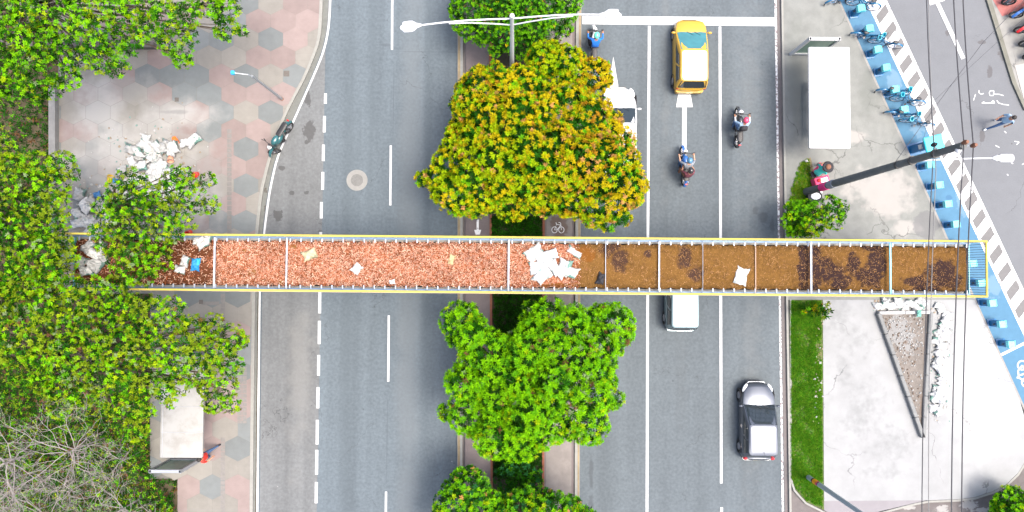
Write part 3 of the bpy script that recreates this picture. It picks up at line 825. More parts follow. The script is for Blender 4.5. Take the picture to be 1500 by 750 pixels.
# looser trees on the left
def left_tree(label, poly, base, h0, dome, mix, **kw):
    a = dict(sp=23, rad=16, D=60, dens=34, n_leaf=9, ln=.115, wd=.046, el=(.0, .8), thin=.15, edge=.5, group='trees along the left pavement', r0=.16, squash=.55, fill_d=.35, jit=.5, nmax=60, rmin=.55, inside=.8)
    a.update(kw)
    return make_tree('broadleaf_tree', label, poly, base, a.pop('sp'), a.pop('rad'), h0, dome, a.pop('D'), a.pop('dens'), mix, a.pop('n_leaf'), a.pop('ln'), a.pop('wd'), **a)
TL4 = [(-60, 408), (40, 410), (90, 404), (150, 402), (190, 412), (210, 430), (250, 428), (282, 436), (280, 455), (300, 464), (322, 458), (335, 482), (362, 490), (364, 502), (348, 516), (350, 530), (342, 560), (352, 590), (344, 602), (325, 600), (312, 612), (300, 590), (282, 560), (262, 580), (258, 598), (240, 596), (222, 610),
       (205, 640), (188, 636), (178, 612), (150, 588), (115, 590), (90, 612), (70, 590), (52, 560), (20, 540), (-60, 535)]
left_tree('widest yellowish green tree at the left below the footbridge, half over the bus shelter roof', TL4, (120, 520), 6.6, 1.6, dict(olive=1.0, lime=.14, mid=.2, bright=.45, pale=.12, deep=.10, dry=.04), r0=.2, sp=27, rad=17, hj=.6)
TL4b = [(236, 505), (290, 500), (330, 530), (325, 575), (296, 592), (262, 585), (238, 560)]
TL2 = [(-60, 206), (20, 208), (45, 222), (72, 238), (85, 226), (108, 238), (118, 262), (100, 272), (108, 300), (98, 330), (110, 352), (104, 398), (84, 420), (40, 436), (-60, 440)]
left_tree('yellowish green tree at the left edge whose crown hides the end of the footbridge', TL2, (30, 330), 6.9, 1.0, dict(olive=.9, lime=.12, bright=.4, mid=.25, pale=.10, deep=.15), thin=.3, sp=26, rad=17, hj=.6)
TL3 = [(176, 250), (190, 242), (214, 258), (222, 282), (236, 270), (236, 250), (262, 240), (284, 246), (290, 262), (318, 252), (316, 264), (298, 280), (320, 300), (316, 312), (285, 314), (290, 330), (270, 344), (252, 355), (248, 386), (222, 414), (196, 416), (165, 404), (152, 378), (134, 345), (140, 318), (132, 300), (148, 290), (160, 272)]
left_tree('loose green tree leaning over the sack heap and the left part of the footbridge', TL3, (188, 300), 7.2, .7, dict(olive=.8, lime=.12, bright=.5, mid=.25, pale=.08, deep=.08), thin=.45, sp=20, hj=.4, rad=14, r0=.11, nmax=45)
TL1 = [(-60, -60), (385, -60), (350, -10), (358, 10), (352, 26), (330, 30), (364, 40), (360, 50), (335, 52), (342, 66), (334, 76), (322, 62), (318, 40), (296, 34), (288, 60), (272, 66), (280, 84), (268, 96), (246, 82), (226, 62), (205, 76), (176, 78), (188, 104), (176, 116), (150, 108), (136, 96), (118, 100), (108, 126),
       (82, 138), (60, 150), (30, 140), (-10, 160), (-60, 160)]
left_tree('brightest green tree filling the top left corner with bare grey twigs among its leaves', TL1, (70, 20), 6.8, 1.2, dict(bright=.8, mid=.55, lime=.12, deep=.3, olive=.25, pale=.06), thin=.35, sp=27, rad=16, dens=36, ln=.125, wd=.048, hj=.6)
# small tree by the utility pole, bush in the corner, seedling in the lawn
TR = [(1152, 308), (1160, 298), (1176, 296), (1192, 298), (1208, 288), (1222, 292), (1242, 298), (1238, 312), (1232, 330), (1218, 338), (1206, 330), (1204, 343), (1185, 347), (1158, 345), (1150, 325)]
left_tree('small bushy green tree in the planted bed beside the concrete utility pole', TR, (1180, 320), 1.4, .9, dict(mid=.6, bright=.5, deep=.3, lime=.3), D=25, rad=12, sp=14, group='small trees', r0=.06, thin=.15, hfork=.5)
TC = [(1458, 728), (1470, 714), (1486, 714), (1502, 722), (1530, 740), (1520, 790), (1460, 790), (1450, 755)]
left_tree('bright green bush in the bottom right corner by the side street', TC, (1480, 755), .8, .7, dict(mid=.7, bright=.6, deep=.2, lime=.2), D=25, rad=12, sp=13, group='small trees', r0=.05, cat='bush', thin=.05, hfork=.4, fill_d=.7)
TS = [(1174, 456), (1190, 448), (1212, 446), (1222, 455), (1214, 464), (1196, 462), (1180, 462)]
left_tree('spindly yellowish seedling at the edge of the lawn below the footbridge', TS, (1184, 450), .7, .3, dict(olive=.6, yell=.3, mid=.3, pink=.1), D=10, rad=6, sp=9, group='small trees', r0=.02, cat='seedling', thin=.6, ln=.16, wd=.05, hfork=.3, edge=.3)

# bare shrubs and trees, bottom left and top left
def branchy(mb, p, d, r, ln, depth, spread=.6, up=.05):
    pts = [p]; q = p.copy(); dd = d.copy()
    n = 3
    for i in range(n):
        dd = (dd + Vector((R.gauss(0, .16), R.gauss(0, .16), R.gauss(up, .12)))).normalized()
        q = q + dd * ln / n
        pts.append(q.copy())
    mb.tube(pts, [r, r * .85, r * .7, r * .55], 5 if depth > 1 else 4, cap=False)
    if depth <= 0: return
    for k in range(R.choice((2, 3, 3))):
        i = R.choice((1, 2, 3, 3))
        nd = (dd + Vector((R.gauss(0, spread), R.gauss(0, spread), R.gauss(.0, spread * .5)))).normalized()
        branchy(mb, pts[i], nd, r * .6, ln * R.uniform(.6, .85), depth - 1, spread, up)
def bare(label, px, py, h, n, ln, r, depth=4, flat=.25, name='bare_tree', cat='bare tree', azr=None, hb=None):
    b = P3(px, py, 0)
    root = empty(name, b, 0, label, cat, 'leafless trees and shrubs')
    mb = MB(); top = Vector((0, 0, h))
    tr = MB().tube([(0, 0, -.1), (.04, .02, h * .5), top], [r * 1.7, r * 1.3, r * 1.1], 8)
    for i in range(n):
        a = 2 * math.pi * i / n + R.uniform(-.3, .3) if azr is None else R.uniform(*azr)
        d = Vector((math.cos(a), math.sin(a), R.uniform(flat * .3, flat * 2.2))).normalized()
        branchy(mb, top - Vector((0, 0, R.uniform(0, h * .25))), d, r * R.uniform(.6, 1), ln * R.uniform(.7, 1.1), depth)
    tr.build('trunk', m_bark_p, root, smooth=True)
    mb.build('branches', m_bark_p, root, smooth=True)
    return root
bare('bare grey tree at the left edge with long pale branches reaching right', 10, 612, 4.2, 8, 1.5, .03, 4, .15, azr=(-1.2, 1.2))
bare('bare grey tree with a star of pale twigs low in the left thicket', 78, 652, 3.4, 11, 1.3, .028, 4, .2)
bare('bare grey tree with a star of pale twigs just left of the lower bus shelter', 156, 640, 3.2, 11, 1.3, .028, 4, .2)
bare('bare grey shrub in the bottom left corner', 24, 712, 2.6, 9, 1.2, .024, 4, .3, 'bare_shrub', 'bare shrub')
bare('bare grey shrub at the bottom edge left of the tiled pavement', 215, 724, 2.6, 9, 1.25, .024, 4, .3, 'bare_shrub', 'bare shrub')
bare('bare grey shrub at the bottom edge in the middle of the thicket', 115, 735, 2.5, 9, 1.2, .024, 4, .3, 'bare_shrub', 'bare shrub')
bare('thin bare tree with long drooping twigs over the top of the plaza', 150, 66, 6.2, 8, 1.7, .035, 4, .1, azr=(-1.7, .3))
bare('bare grey branches among the bright leaves at the very top left', 205, 10, 7.4, 9, 1.6, .04, 4, .12)
bare('bare pale tree among the leaves by the top left wall', 40, 78, 7.2, 9, 1.6, .035, 4, .1)
bare('pale leafless crown poking through the leaves over the shelter roof', 225, 520, 7.2, 9, 1.1, .02, 4, .15, azr=(-1.2, .9))

for px_, py_, w_ in ((48, 690, 'left of the middle star of twigs'), (96, 700, 'below the leftmost star of twigs'), (190, 690, 'beside the path of the lower shelter'), (140, 700, 'in the middle of the thicket'), (60, 745, 'at the bottom edge near the corner'), (170, 748, 'at the bottom edge left of the tiles'), (205, 662, 'just left of the shelter panel'), (118, 668, 'between the two stars of twigs'), (250, 742, 'touching the tiles at the bottom edge'), (10, 660, 'at the left edge below the long branches')):
    bare('small bare grey shrub ' + w_, px_, py_, R.uniform(1.5, 2.3), 8, .8, .018, 3, .35, 'bare_shrub', 'bare shrub')
# ground cover
def scatter_leaves(name, poly, n, z, mix, ln, wd, label=None, cat=None, el=(-.1, .5), nl=4, exclude=None, hz=.0, kind='stuff'):
    xs = [p[0] for p in poly]; ys = [p[1] for p in poly]
    C = []
    while len(C) < n:
        x, y = R.uniform(min(xs), max(xs)), R.uniform(min(ys), max(ys))
        if in_poly(x, y, poly) and not (exclude and exclude(x, y)):
            q = P3(x, y, z + R.random() * hz); C.append(tuple(q))
    C = np.array(C); N = np.tile([0, 0, 1.], (n, 1))
    keys = list(mix); mi = NR.choice(len(keys), n, p=np.array(list(mix.values())) / sum(mix.values()))
    return leaf_mesh(name, C, N, mi, [GREEN[k] for k in keys], nl, ln, wd, el[0], el[1], jit=.4, label=label, cat=cat, kind=kind)
BANK = [(-120, -80), (84, -80), (79, 120), (79, 346), (90, 430), (220, 432), (220, 700), (258, 702), (258, 830), (-120, 830)]
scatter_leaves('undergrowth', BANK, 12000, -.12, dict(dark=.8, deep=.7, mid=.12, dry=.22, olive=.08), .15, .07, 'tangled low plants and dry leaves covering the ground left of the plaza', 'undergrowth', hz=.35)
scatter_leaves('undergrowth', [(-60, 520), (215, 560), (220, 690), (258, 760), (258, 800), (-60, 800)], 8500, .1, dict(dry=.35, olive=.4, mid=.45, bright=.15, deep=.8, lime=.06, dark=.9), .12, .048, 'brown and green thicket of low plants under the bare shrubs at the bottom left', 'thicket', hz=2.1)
LAWN = [(1158, 441), (1202.5, 441), (1204.5, 744), (1181, 732), (1165, 714), (1159, 698)]
def patch(x, y): return (wav(np.float64(x * 6), np.float64(y * 5), 40) > .70 and R.random() < .6) or (x > 1195 and wav(np.float64(x), np.float64(y * 2), 30) > .6 and R.random() < .8)
GREEN['lawn'] = leafmat('grass blade green', (.055, .19, .008), .3, 2); GREEN['lawn2'] = leafmat('grass blade yellow green', (.12, .22, .015), .3, 2)
scatter_leaves('grass', LAWN, 15000, .125, dict(lawn=.75, lawn2=.35, deep=.15), .085, .022, 'bright green grass of the strip between the right carriageway and the cement slab', 'grass', el=(.2, .9), nl=5, exclude=patch)
scatter_leaves('grass', [(1160, 275), (1172, 240), (1184, 232), (1188, 260), (1196, 290), (1180, 345), (1155, 345), (1153, 310)], 1800, .13, dict(lawn=.5, lawn2=.5, olive=.3), .1, .03, 'rough grass in the little bed around the foot of the utility pole', 'grass', el=(.1, .8), nl=5)
kstruct('planting_bed_soil', MB().prism(PX([(1150, 346), (1153, 305), (1166, 262), (1176, 236), (1186, 231), (1192, 258), (1198, 300), (1192, 346)]), -.05, .126), gmat('bed soil', (.13, .11, .06), mid=(5, .4), fine=(40, .4), bump=.6))
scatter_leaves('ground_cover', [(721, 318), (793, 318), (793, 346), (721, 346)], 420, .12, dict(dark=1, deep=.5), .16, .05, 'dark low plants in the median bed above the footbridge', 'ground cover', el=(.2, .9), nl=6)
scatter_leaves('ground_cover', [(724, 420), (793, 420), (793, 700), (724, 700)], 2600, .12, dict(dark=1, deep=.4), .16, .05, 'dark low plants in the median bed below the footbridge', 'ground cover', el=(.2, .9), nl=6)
# ================================================================== FOOTBRIDGE
HD = 5.45                                  # height of the soil on the deck
XL, XR = P(108, 389, HD)[0], P(1420, 391, HD)[0]
YT, YBm = P(750, 353, HD)[1], P(750, 424, HD)[1]
YC, HW = (YT + YBm) / 2, (YT - YBm) / 2
m_mulch = None
t = NT('bridge mulch and soil')
def bl(lst, ns=2.5, **k): return t.blobs(lst, h=HD, nscale=ns, **k)
litter = t.n('ShaderNodeTexVoronoi'); litter.inputs['Scale'].default_value = 26
t.l(t.co, litter.inputs['Vector'])
chip = t.n('ShaderNodeSeparateColor'); t.l(litter.outputs['Color'], chip.inputs[0])
salmon = t.mix(t.smooth(chip.outputs[0], .2, .9), (.16, .05, .018), (.37, .17, .11))
soil = t.vary((.115, .058, .014), t.noise(3, 5, rough=.7), .45)
soil = t.vary(soil, t.noise(28, 3), .35)
left = t.vary((.07, .024, .01), t.noise(6, 5), .6)
sx = t.n('ShaderNodeSeparateXYZ'); t.l(t.co, sx.inputs[0])
nz = t.math('MULTIPLY', t.math('SUBTRACT', t.noise(1.3, 4), .5), 2.2)
xx = t.math('ADD', sx.outputs['X'], nz)
x1 = P(845, 389, HD)[0]; x0 = P(312, 389, HD)[0]
salmon = t.vary(salmon, t.noise(2.2, 4), .22)
soil = t.mix(t.math('MULTIPLY', t.smooth(t.noise(11, 5, rough=.7), .52, .68), .5), soil, (.20, .10, .035))
c = t.mix(t.smooth(xx, x1 - .2, x1 + .35), salmon, soil)
c = t.mix(t.smooth(xx, x0 + .25, x0 - .25), c, left)
c = t.mix(t.math('MULTIPLY', bl([(820, 420, 28, 7), (858, 372, 16, 14)], amp=.6, ns=3), .85), c, (.13, .048, .007))
c = t.mix(t.math('MULTIPLY', bl([(893, 362, 20, 14), (908, 382, 16, 20), (890, 372, 8, 8), (948, 372, 7, 7), (1003, 377, 14, 22), (1020, 402, 15, 15), (948, 355, 8, 5)], amp=.75, ns=3.5, soft=.5), .88), c, (.030, .016, .015))
c = t.mix(t.math('MULTIPLY', bl([(1178, 389, 11, 60), (1194, 389, 13, 60), (1218, 398, 26, 17), (1230, 412, 24, 16), (1206, 384, 18, 10), (1280, 360, 26, 12), (1281, 395, 15, 36), (1268, 405, 18, 18), (1250, 388, 12, 20), (1292, 380, 8, 30), (1377, 398, 25, 22), (1387, 410, 26, 17), (1345, 412, 28, 10), (1362, 421, 26, 9)], amp=.75, ns=3.5, soft=.4), .95), c, (.020, .011, .012))
c = t.mix(t.math('MULTIPLY', bl([(410, 415, 6, 5), (370, 398, 8, 6), (356, 368, 5, 3), (430, 360, 7, 5)], amp=.8, ns=4), .6), c, (.12, .07, .015))
t.bump(t.noise(30, 4), .9, .03)
m_mulch = t.done(c, .95, 0, .15)
m_yel = gmat('yellow handrail paint', (.40, .33, .07), big=(1, .1), mid=(6, .12), fine=(30, .1), bump=0)
m_bluegrey = pmat('galvanised blue grey rail', (.11, .17, .25), .5, .2, var=.2)
m_steelw = pmat('pale painted steel', (.36, .41, .48), .45, .1, var=.12)
m_teal = pmat('teal painted steel', (.15, .42, .50), .5, .1, var=.15)
m_conc = gmat('bridge concrete', (.24, .235, .22), big=(.5, .15), mid=(3, .15), fine=(40, .1))
m_dark = gmat('bridge gap shade colour', (.02, .018, .018))
br = empty('footbridge', (0, YC, 0), 0, 'long earth covered footbridge with yellow handrails crossing the whole avenue', 'footbridge')
def B(mb, name, m, parent=br, **k): return mb.build(name, m, parent, loc=k.pop('loc', (0, 0, 0)), **k)
L_ = XR - XL; XM = (XL + XR) / 2
g = MB()
g.box((XM, 0, HD - .55), (L_, HW * 2 + .1, .30))
for s in (-1, 1):
    g.box((XM, s * (HW + .02), HD - .75), (L_ - .1, .16, .9), mi=0)
o = B(g, 'deck', m_conc)
B(MB().box((XM, 0, HD - .36), (L_ - .05, HW * 2 + .02, .08)), 'gap_shade_sheet', m_dark)  # added dark sheet, its colour stands for shade in the gap beside the soil
pr = MB()
for px in (700, 818):
    x = P(px, 388, 0)[0]
    pr = MB().cyl((x, 0, -.1), (x, 0, HD - 1.1), .28, n=20); pr.box((x, 0, HD - 1.0), (.7, 2.0, .5), bev=.05)
    B(pr, 'pier', m_conc, smooth=True)
x = P(250, 388, 0)[0]
B(MB().cyl((x, 0, -.1), (x, 0, HD - .7), .3, n=20), 'pier', m_conc, smooth=True)
x = P(1300, 388, 0)[0]
B(MB().cyl((x, 0, -.1), (x, 0, HD - .7), .3, n=20), 'pier', m_conc, smooth=True)
# soil bed: uneven surface. Its object sits at the world origin so that its material can use true positions
nx, ny = 420, 30
gv, gf = [], []
for i in range(nx + 1):
    for j in range(ny + 1):
        x = XL + .06 + (L_ - .18) * i / nx; y = -HW + .10 + (HW * 2 - .20) * j / ny + .03 * math.sin(i * .9 + j) * (j in (0, ny))
        e = min(1, min(j, ny - j) / 3.0)
        gv.append((x, y + YC, HD - .10 + .10 * e + .03 * math.sin(x * 2.1 + 2 * math.sin(y * 2)) * e + R.uniform(-.02, .02) * e))
for i in range(nx):
    for j in range(ny):
        a = i * (ny + 1) + j; gf.append((a, a + ny + 1, a + ny + 2, a + 1))
so_ = MB().add(gv, gf).build('soil_bed', m_mulch, br, smooth='all'); so_.location = (0, -YC, 0)
# leaf litter chips on the left two thirds
n = 14000
xs_ = NR.uniform(P(112, 389, HD)[0], P(850, 389, HD)[0], n); ys_ = NR.uniform(-HW + .08, HW - .08, n)
keep = (xs_ < P(790, 389, HD)[0]) | (NR.uniform(0, 1, n) < .5)
keep &= (xs_ > x0) | (NR.uniform(0, 1, n) < .35)
xs_, ys_ = xs_[keep], ys_[keep]
Cc = np.stack([xs_, ys_ + YC, np.full(len(xs_), HD + .03)], 1)
LM = [leafmat('litter ' + nme, c_, .25, 1, .05) for nme, c_ in (('salmon', (.36, .195, .14)), ('tan', (.46, .31, .225)), ('brown', (.11, .035, .014)), ('rust', (.23, .07, .03)))]
lo = leaf_mesh('leaf_litter', Cc, np.tile([0, 0, 1.], (len(Cc), 1)), NR.choice(4, len(Cc), p=[.4, .25, .13, .22]), LM, 2, .085, .04, -.05, .5, br, jit=.5, kind='stuff')
lo.location = (0, -YC, 0)
n = 5000
xs_ = NR.uniform(P(850, 389, HD)[0], XR - .1, n); ys_ = NR.uniform(-HW + .08, HW - .08, n)
Cc = np.stack([xs_, ys_ + YC, np.full(len(xs_), HD + .02)], 1)
LM2 = [leafmat('clod ' + nme, c_, .25, 1, .0) for nme, c_ in (('ochre', (.19, .10, .035)), ('light', (.30, .17, .08)), ('dark', (.10, .05, .02)))]
lo = leaf_mesh('twigs_and_clods', Cc, np.tile([0, 0, 1.], (len(Cc), 1)), NR.choice(3, len(Cc), p=[.5, .25, .25]), LM2, 2, .08, .018, -.05, .3, br, jit=.4, kind='stuff')
lo.location = (0, -YC, 0)
# ---- railings
HR = HD + 1.05
OUT = HW + .10
for s, nm in ((1, 'upper'), (-1, 'lower')):
    rl = MB()
    rl.tube([(XL - .08, s * OUT, HR), (XR + .03, s * OUT, HR)], .045, 10)
    railing = B(rl, 'railing', m_yel, smooth=True)
    r2 = MB()
    r2.box((XM, s * (HW + .055), HD + .02), (L_ + .06, .08, .05))
    r2.tube([(XL, s * (OUT - .0), HD + .35), (XR, s * OUT, HD + .35)], .018, 6)
    r2.tube([(XL, s * (OUT - .0), HD + .70), (XR, s * OUT, HD + .70)], .018, 6)
    B(r2, 'rails', m_bluegrey, railing, smooth=True)
    yl = MB().box((XM, s * (HW + .16), HD - .10), (L_ + .1, .05, .12))
    B(yl, 'edge_board', m_yel if s > 0 else gmat('pale cream edge board', (.42, .34, .28), mid=(5, .15)), railing)
    stp = 15.45 * (HC - HD) / FP
    posts = []
    x = XL + .25
    while x < XR:
        posts.append(x); x += stp
    posts.sort(key=abs)
    pm = bpy.data.meshes.new('post')
    far = MB()
    for k, x in enumerate(posts):
        mb = MB() if k < 49 else far
        mb.box((x, s * (HW - .045), HD + .06), (.045, .15, .045)); mb.box((x, s * OUT, HD + .52), (.04, .03, 1.02))
        if k < 49: B(mb, 'post', m_steelw, railing)
    B(far, 'posts', m_steelw, railing, kind='stuff')
# end railings
for e, xe, xo in ((1, XR, XR + .0), (-1, XL, XL - .05)):
    rl = MB(); rl.tube([(xo, -OUT, HR), (xo, OUT, HR)], .045, 10)
    railing = B(rl, 'end_railing', m_yel, smooth=True)
    b = MB()
    k = -OUT + .05
    while k < OUT:
        b.tube([(xe + e * .05, k, HD - .3), (xo, k, HR)], .011, 5); k += .105
    b.tube([(xe + e * .05, -OUT, HD - .25), (xe + e * .05, OUT, HD - .25)], .03, 6)
    B(b, 'bars', m_bluegrey if e > 0 else pmat('lime painted bars', (.30, .50, .05), .5), railing, smooth=True)
    B(MB().box((xe + e * .06, 0, HD - .35), (.04, HW * 2 + .2, .5)), 'end_plate', m_teal, railing)
# cross ties between the railings
for px, m, w_, dz in ((317, m_steelw, .07, .20), (422, m_steelw, .06, .20), (745, m_steelw, .07, .18), (886.5, m_steelw, .025, .12), (964.5, m_steelw, .06, .14), (1028.5, m_steelw, .014, .10), (1106, gmat('tie dusty', (.36, .26, .2)), .035, .06), (1184.5, m_steelw, .07, .24), (1299.5, m_teal, .075, .24), ):
    x = P(px, 389, HD)[0]
    B(MB().box((x, 0, HD + dz), (w_, HW * 2 + .1, .06), bev=.01), 'cross_tie', m)
x = P(1400, 389, HD)[0]
# ================================================================== PEOPLE
def figure(name, J, cols, parent=None, label=None, cat=None, group=None, loc=(0, 0, 0), rz=0, helmet=None, hair=None, scale=1.0, hat=None, rg=None, bag=None):
    """one continuous body grown over a skeleton. J: joint positions. cols: shirt, sleeve, trousers, skin, shoes materials"""
    names = ['pelvis', 'waist', 'chest', 'neck', 'head', 'crown']
    rad = dict(pelvis=.135, waist=.125, chest=.145, neck=.055, head=.088, crown=.06, sh=.062, el=.045, wr=.032, hd=.038, hip=.09, kn=.062, an=.042, toe=.04)
    if rg: rad.update(rg)
    V = [Vector(J[n]) for n in names]; Rr = [rad[n] for n in names]; E = [(0, 1), (1, 2), (2, 3), (3, 4), (4, 5)]
    seg_ = [('shirt', 0, 1), ('shirt', 1, 2), ('skin', 2, 3), ('skin', 3, 4), ('skin', 4, 5)]
    for s in ('l', 'r'):
        b = len(V)
        for k, rr in (('sh', 'sh'), ('el', 'el'), ('wr', 'wr'), ('hd', 'hd')): V.append(Vector(J[k + s])); Rr.append(rad[rr])
        E += [(2, b), (b, b + 1), (b + 1, b + 2), (b + 2, b + 3)]
        seg_ += [('shirt', 2, b), ('shirt', b, b + 1), ('sleeve', b + 1, b + 2), ('skin', b + 2, b + 3)]
        b = len(V)
        for k, rr in (('hip', 'hip'), ('kn', 'kn'), ('an', 'an'), ('toe', 'toe')): V.append(Vector(J[k + s])); Rr.append(rad[rr])
        E += [(0, b), (b, b + 1), (b + 1, b + 2), (b + 2, b + 3)]
        seg_ += [('trousers', 0, b), ('trousers', b, b + 1), ('trousers', b + 1, b + 2), ('shoes', b + 2, b + 3)]
    me = bpy.data.meshes.new('skel'); me.from_pydata([tuple(v) for v in V], E, [])
    o = bpy.data.objects.new('skel', me); COL.objects.link(o)
    md_ = o.modifiers.new('s', 'SKIN'); md_.use_smooth_shade = True
    if not me.skin_vertices: me.attributes.new('x', 'FLOAT', 'POINT')
    for i, sv in enumerate(me.skin_vertices[0].data):
        sv.radius = (Rr[i], Rr[i]); sv.use_root = (i == 0)
    sb_ = o.modifiers.new('d', 'SUBSURF'); sb_.levels = 2; sb_.render_levels = 2
    dg = bpy.context.evaluated_depsgraph_get(); dg.update()
    bm = bmesh.new(); bm.from_mesh(bpy.data.meshes.new_from_object(o.evaluated_get(dg)))
    bpy.data.objects.remove(o)
    keys = ['shirt', 'sleeve', 'trousers', 'skin', 'shoes']
    for f in bm.faces:
        c = f.calc_center_median(); best = (9, 0)
        for kk, a, b in seg_:
            A, B_ = V[a], V[b]; d = B_ - A; t_ = max(0, min(1, (c - A).dot(d) / (d.length_squared + 1e-9)))
            q = (c - A - d * t_).length - .5 * (Rr[a] * (1 - t_) + Rr[b] * t_)
            if q < best[0]: best = (q, keys.index(kk))
        f.material_index = best[1]; f.smooth = True
    mb = MB()
    # fingers and thumbs rooted in the palms, nose and ears
    for s, sg in (('l', -1), ('r', 1)):
        h = Vector(J['hd' + s]); d = (h - Vector(J['wr' + s])).normalized(); sd_ = d.cross(Vector((0, 0, 1)))
        if sd_.length < .1: sd_ = Vector((1, 0, 0))
        sd_.normalize(); dn = d.cross(sd_).normalized()
        if dn.z > 0: dn = -dn
        for k, ln_ in enumerate((.06, .072, .068, .052)):
            a = h + sd_ * (k - 1.5) * .019
            mb.tube([a, a + d * ln_ * .7, a + d * ln_ + dn * .025, a + d * ln_ * .75 + dn * .05], [.010, .0095, .009, .007], 6, 3)
        a = h - d * .03 - sd_ * sg * .03
        mb.tube([a, a - sd_ * sg * .025 + d * .02, a - sd_ * sg * .03 + d * .05 + dn * .02], [.012, .011, .008], 6, 3)
    hd = Vector(J['head']); upv = (Vector(J['crown']) - hd).normalized(); fw = Vector(J.get('face', (0, 1, 0))).normalized(); fw = (fw - upv * fw.dot(upv)).normalized(); rt = fw.cross(upv)
    mb.ell(hd + fw * .095, (.014, .02, .022), 8, 6, 3)
    for q in (-1, 1):
        mb.ell(hd + rt * q * .088, (.012, .02, .03), 8, 6, 3)
        mb.ell(hd + rt * q * .032 + fw * .084 + upv * .02, (.012, .008, .008), 8, 6, 4)
    me = bpy.data.meshes.new(name)
    tmp = bpy.data.meshes.new('t'); tmp.from_pydata([tuple(v) for v in mb.v], [], mb.f)
    for p_, m_ in zip(tmp.polygons, mb.m): p_.material_index = m_; p_.use_smooth = True
    bm.from_mesh(tmp); bm.to_mesh(me); bm.free()
    for kk in keys: me.materials.append(cols[kk])
    ob = bpy.data.objects.new(name, me); COL.objects.link(ob)
    ob.location = loc; ob.rotation_euler = (0, 0, rz); ob.scale = (scale,) * 3
    if parent: ob.parent = parent
    tag(ob, label, cat, group)
    if helmet:
        h = MB(); M = Matrix((rt, fw, upv)).transposed()
        h.ell(hd + upv * .035, (.125, .145, .135), 18, 12, M=M)
        ho = h.build('helmet', helmet, ob, smooth='all')
        v = MB(); v.ell(hd + upv * .02 + fw * .045, (.105, .11, .06), 14, 8, M=M); v.build('visor', M_['glassdark'], ho, smooth='all')
    if hair:
        h = MB(); M = Matrix((rt, fw, upv)).transposed()
        h.ell(hd + upv * .04 - fw * .012, (.098, .105, .098), 16, 10, M=M, fn=lambda d: 1 + .04 * math.sin(9 * d.x + 7 * d.y)); h.build('hair', hair, ob, smooth='all')
    if hat:
        h = MB(); M = Matrix((rt, fw, upv)).transposed()
        h.ell(hd + upv * .06, (.24, .24, .012), 28, 4, M=M); h.build('hat_brim', hat[0], ob, smooth='all')
        h = MB(); h.ell(hd + upv * .085, (.11, .12, .07), 18, 8, M=M); h.build('hat_crown', hat[1], ob, smooth='all')
    if bag:
        h = MB(); c_ = Vector(J['chest']) - Vector((0, .17, .05)); h.ell(c_, (.16, .10, .22), 16, 10, fn=lambda d: 1 / max(abs(d.x), abs(d.y), abs(d.z)) ** .55); h.build('backpack', bag, ob, smooth='all')
    return ob
def mirror(J):
    o = {}
    for k, v in J.items():
        if k.endswith('_'):
            o[k[:-1] + 'l'] = (-v[0], v[1], v[2]); o[k[:-1] + 'r'] = v
        else: o[k] = v
    return o
RIDE = mirror(dict(pelvis=(0, -.18, .86), waist=(0, -.15, 1.02), chest=(0, -.04, 1.24), neck=(0, .03, 1.40), head=(0, .08, 1.50), crown=(0, .08, 1.58), face=(0, 1, -.1),
                   sh_=(.175, -.02, 1.31), el_=(.31, .12, 1.10), wr_=(.32, .33, 1.05), hd_=(.32, .41, 1.04), hip_=(.10, -.12, .84), kn_=(.24, .24, .74), an_=(.19, .04, .36), toe_=(.20, .20, .29)))
PILL = mirror(dict(pelvis=(0, -.52, .90), waist=(0, -.51, 1.05), chest=(0, -.45, 1.28), neck=(0, -.40, 1.44), head=(0, -.36, 1.54), crown=(0, -.36, 1.62), face=(0, 1, 0),
                   sh_=(.165, -.43, 1.35), el_=(.26, -.30, 1.13), wr_=(.20, -.10, 1.06), hd_=(.17, -.03, 1.05), hip_=(.10, -.46, .88), kn_=(.25, -.12, .80), an_=(.23, -.28, .42), toe_=(.24, -.13, .35)))
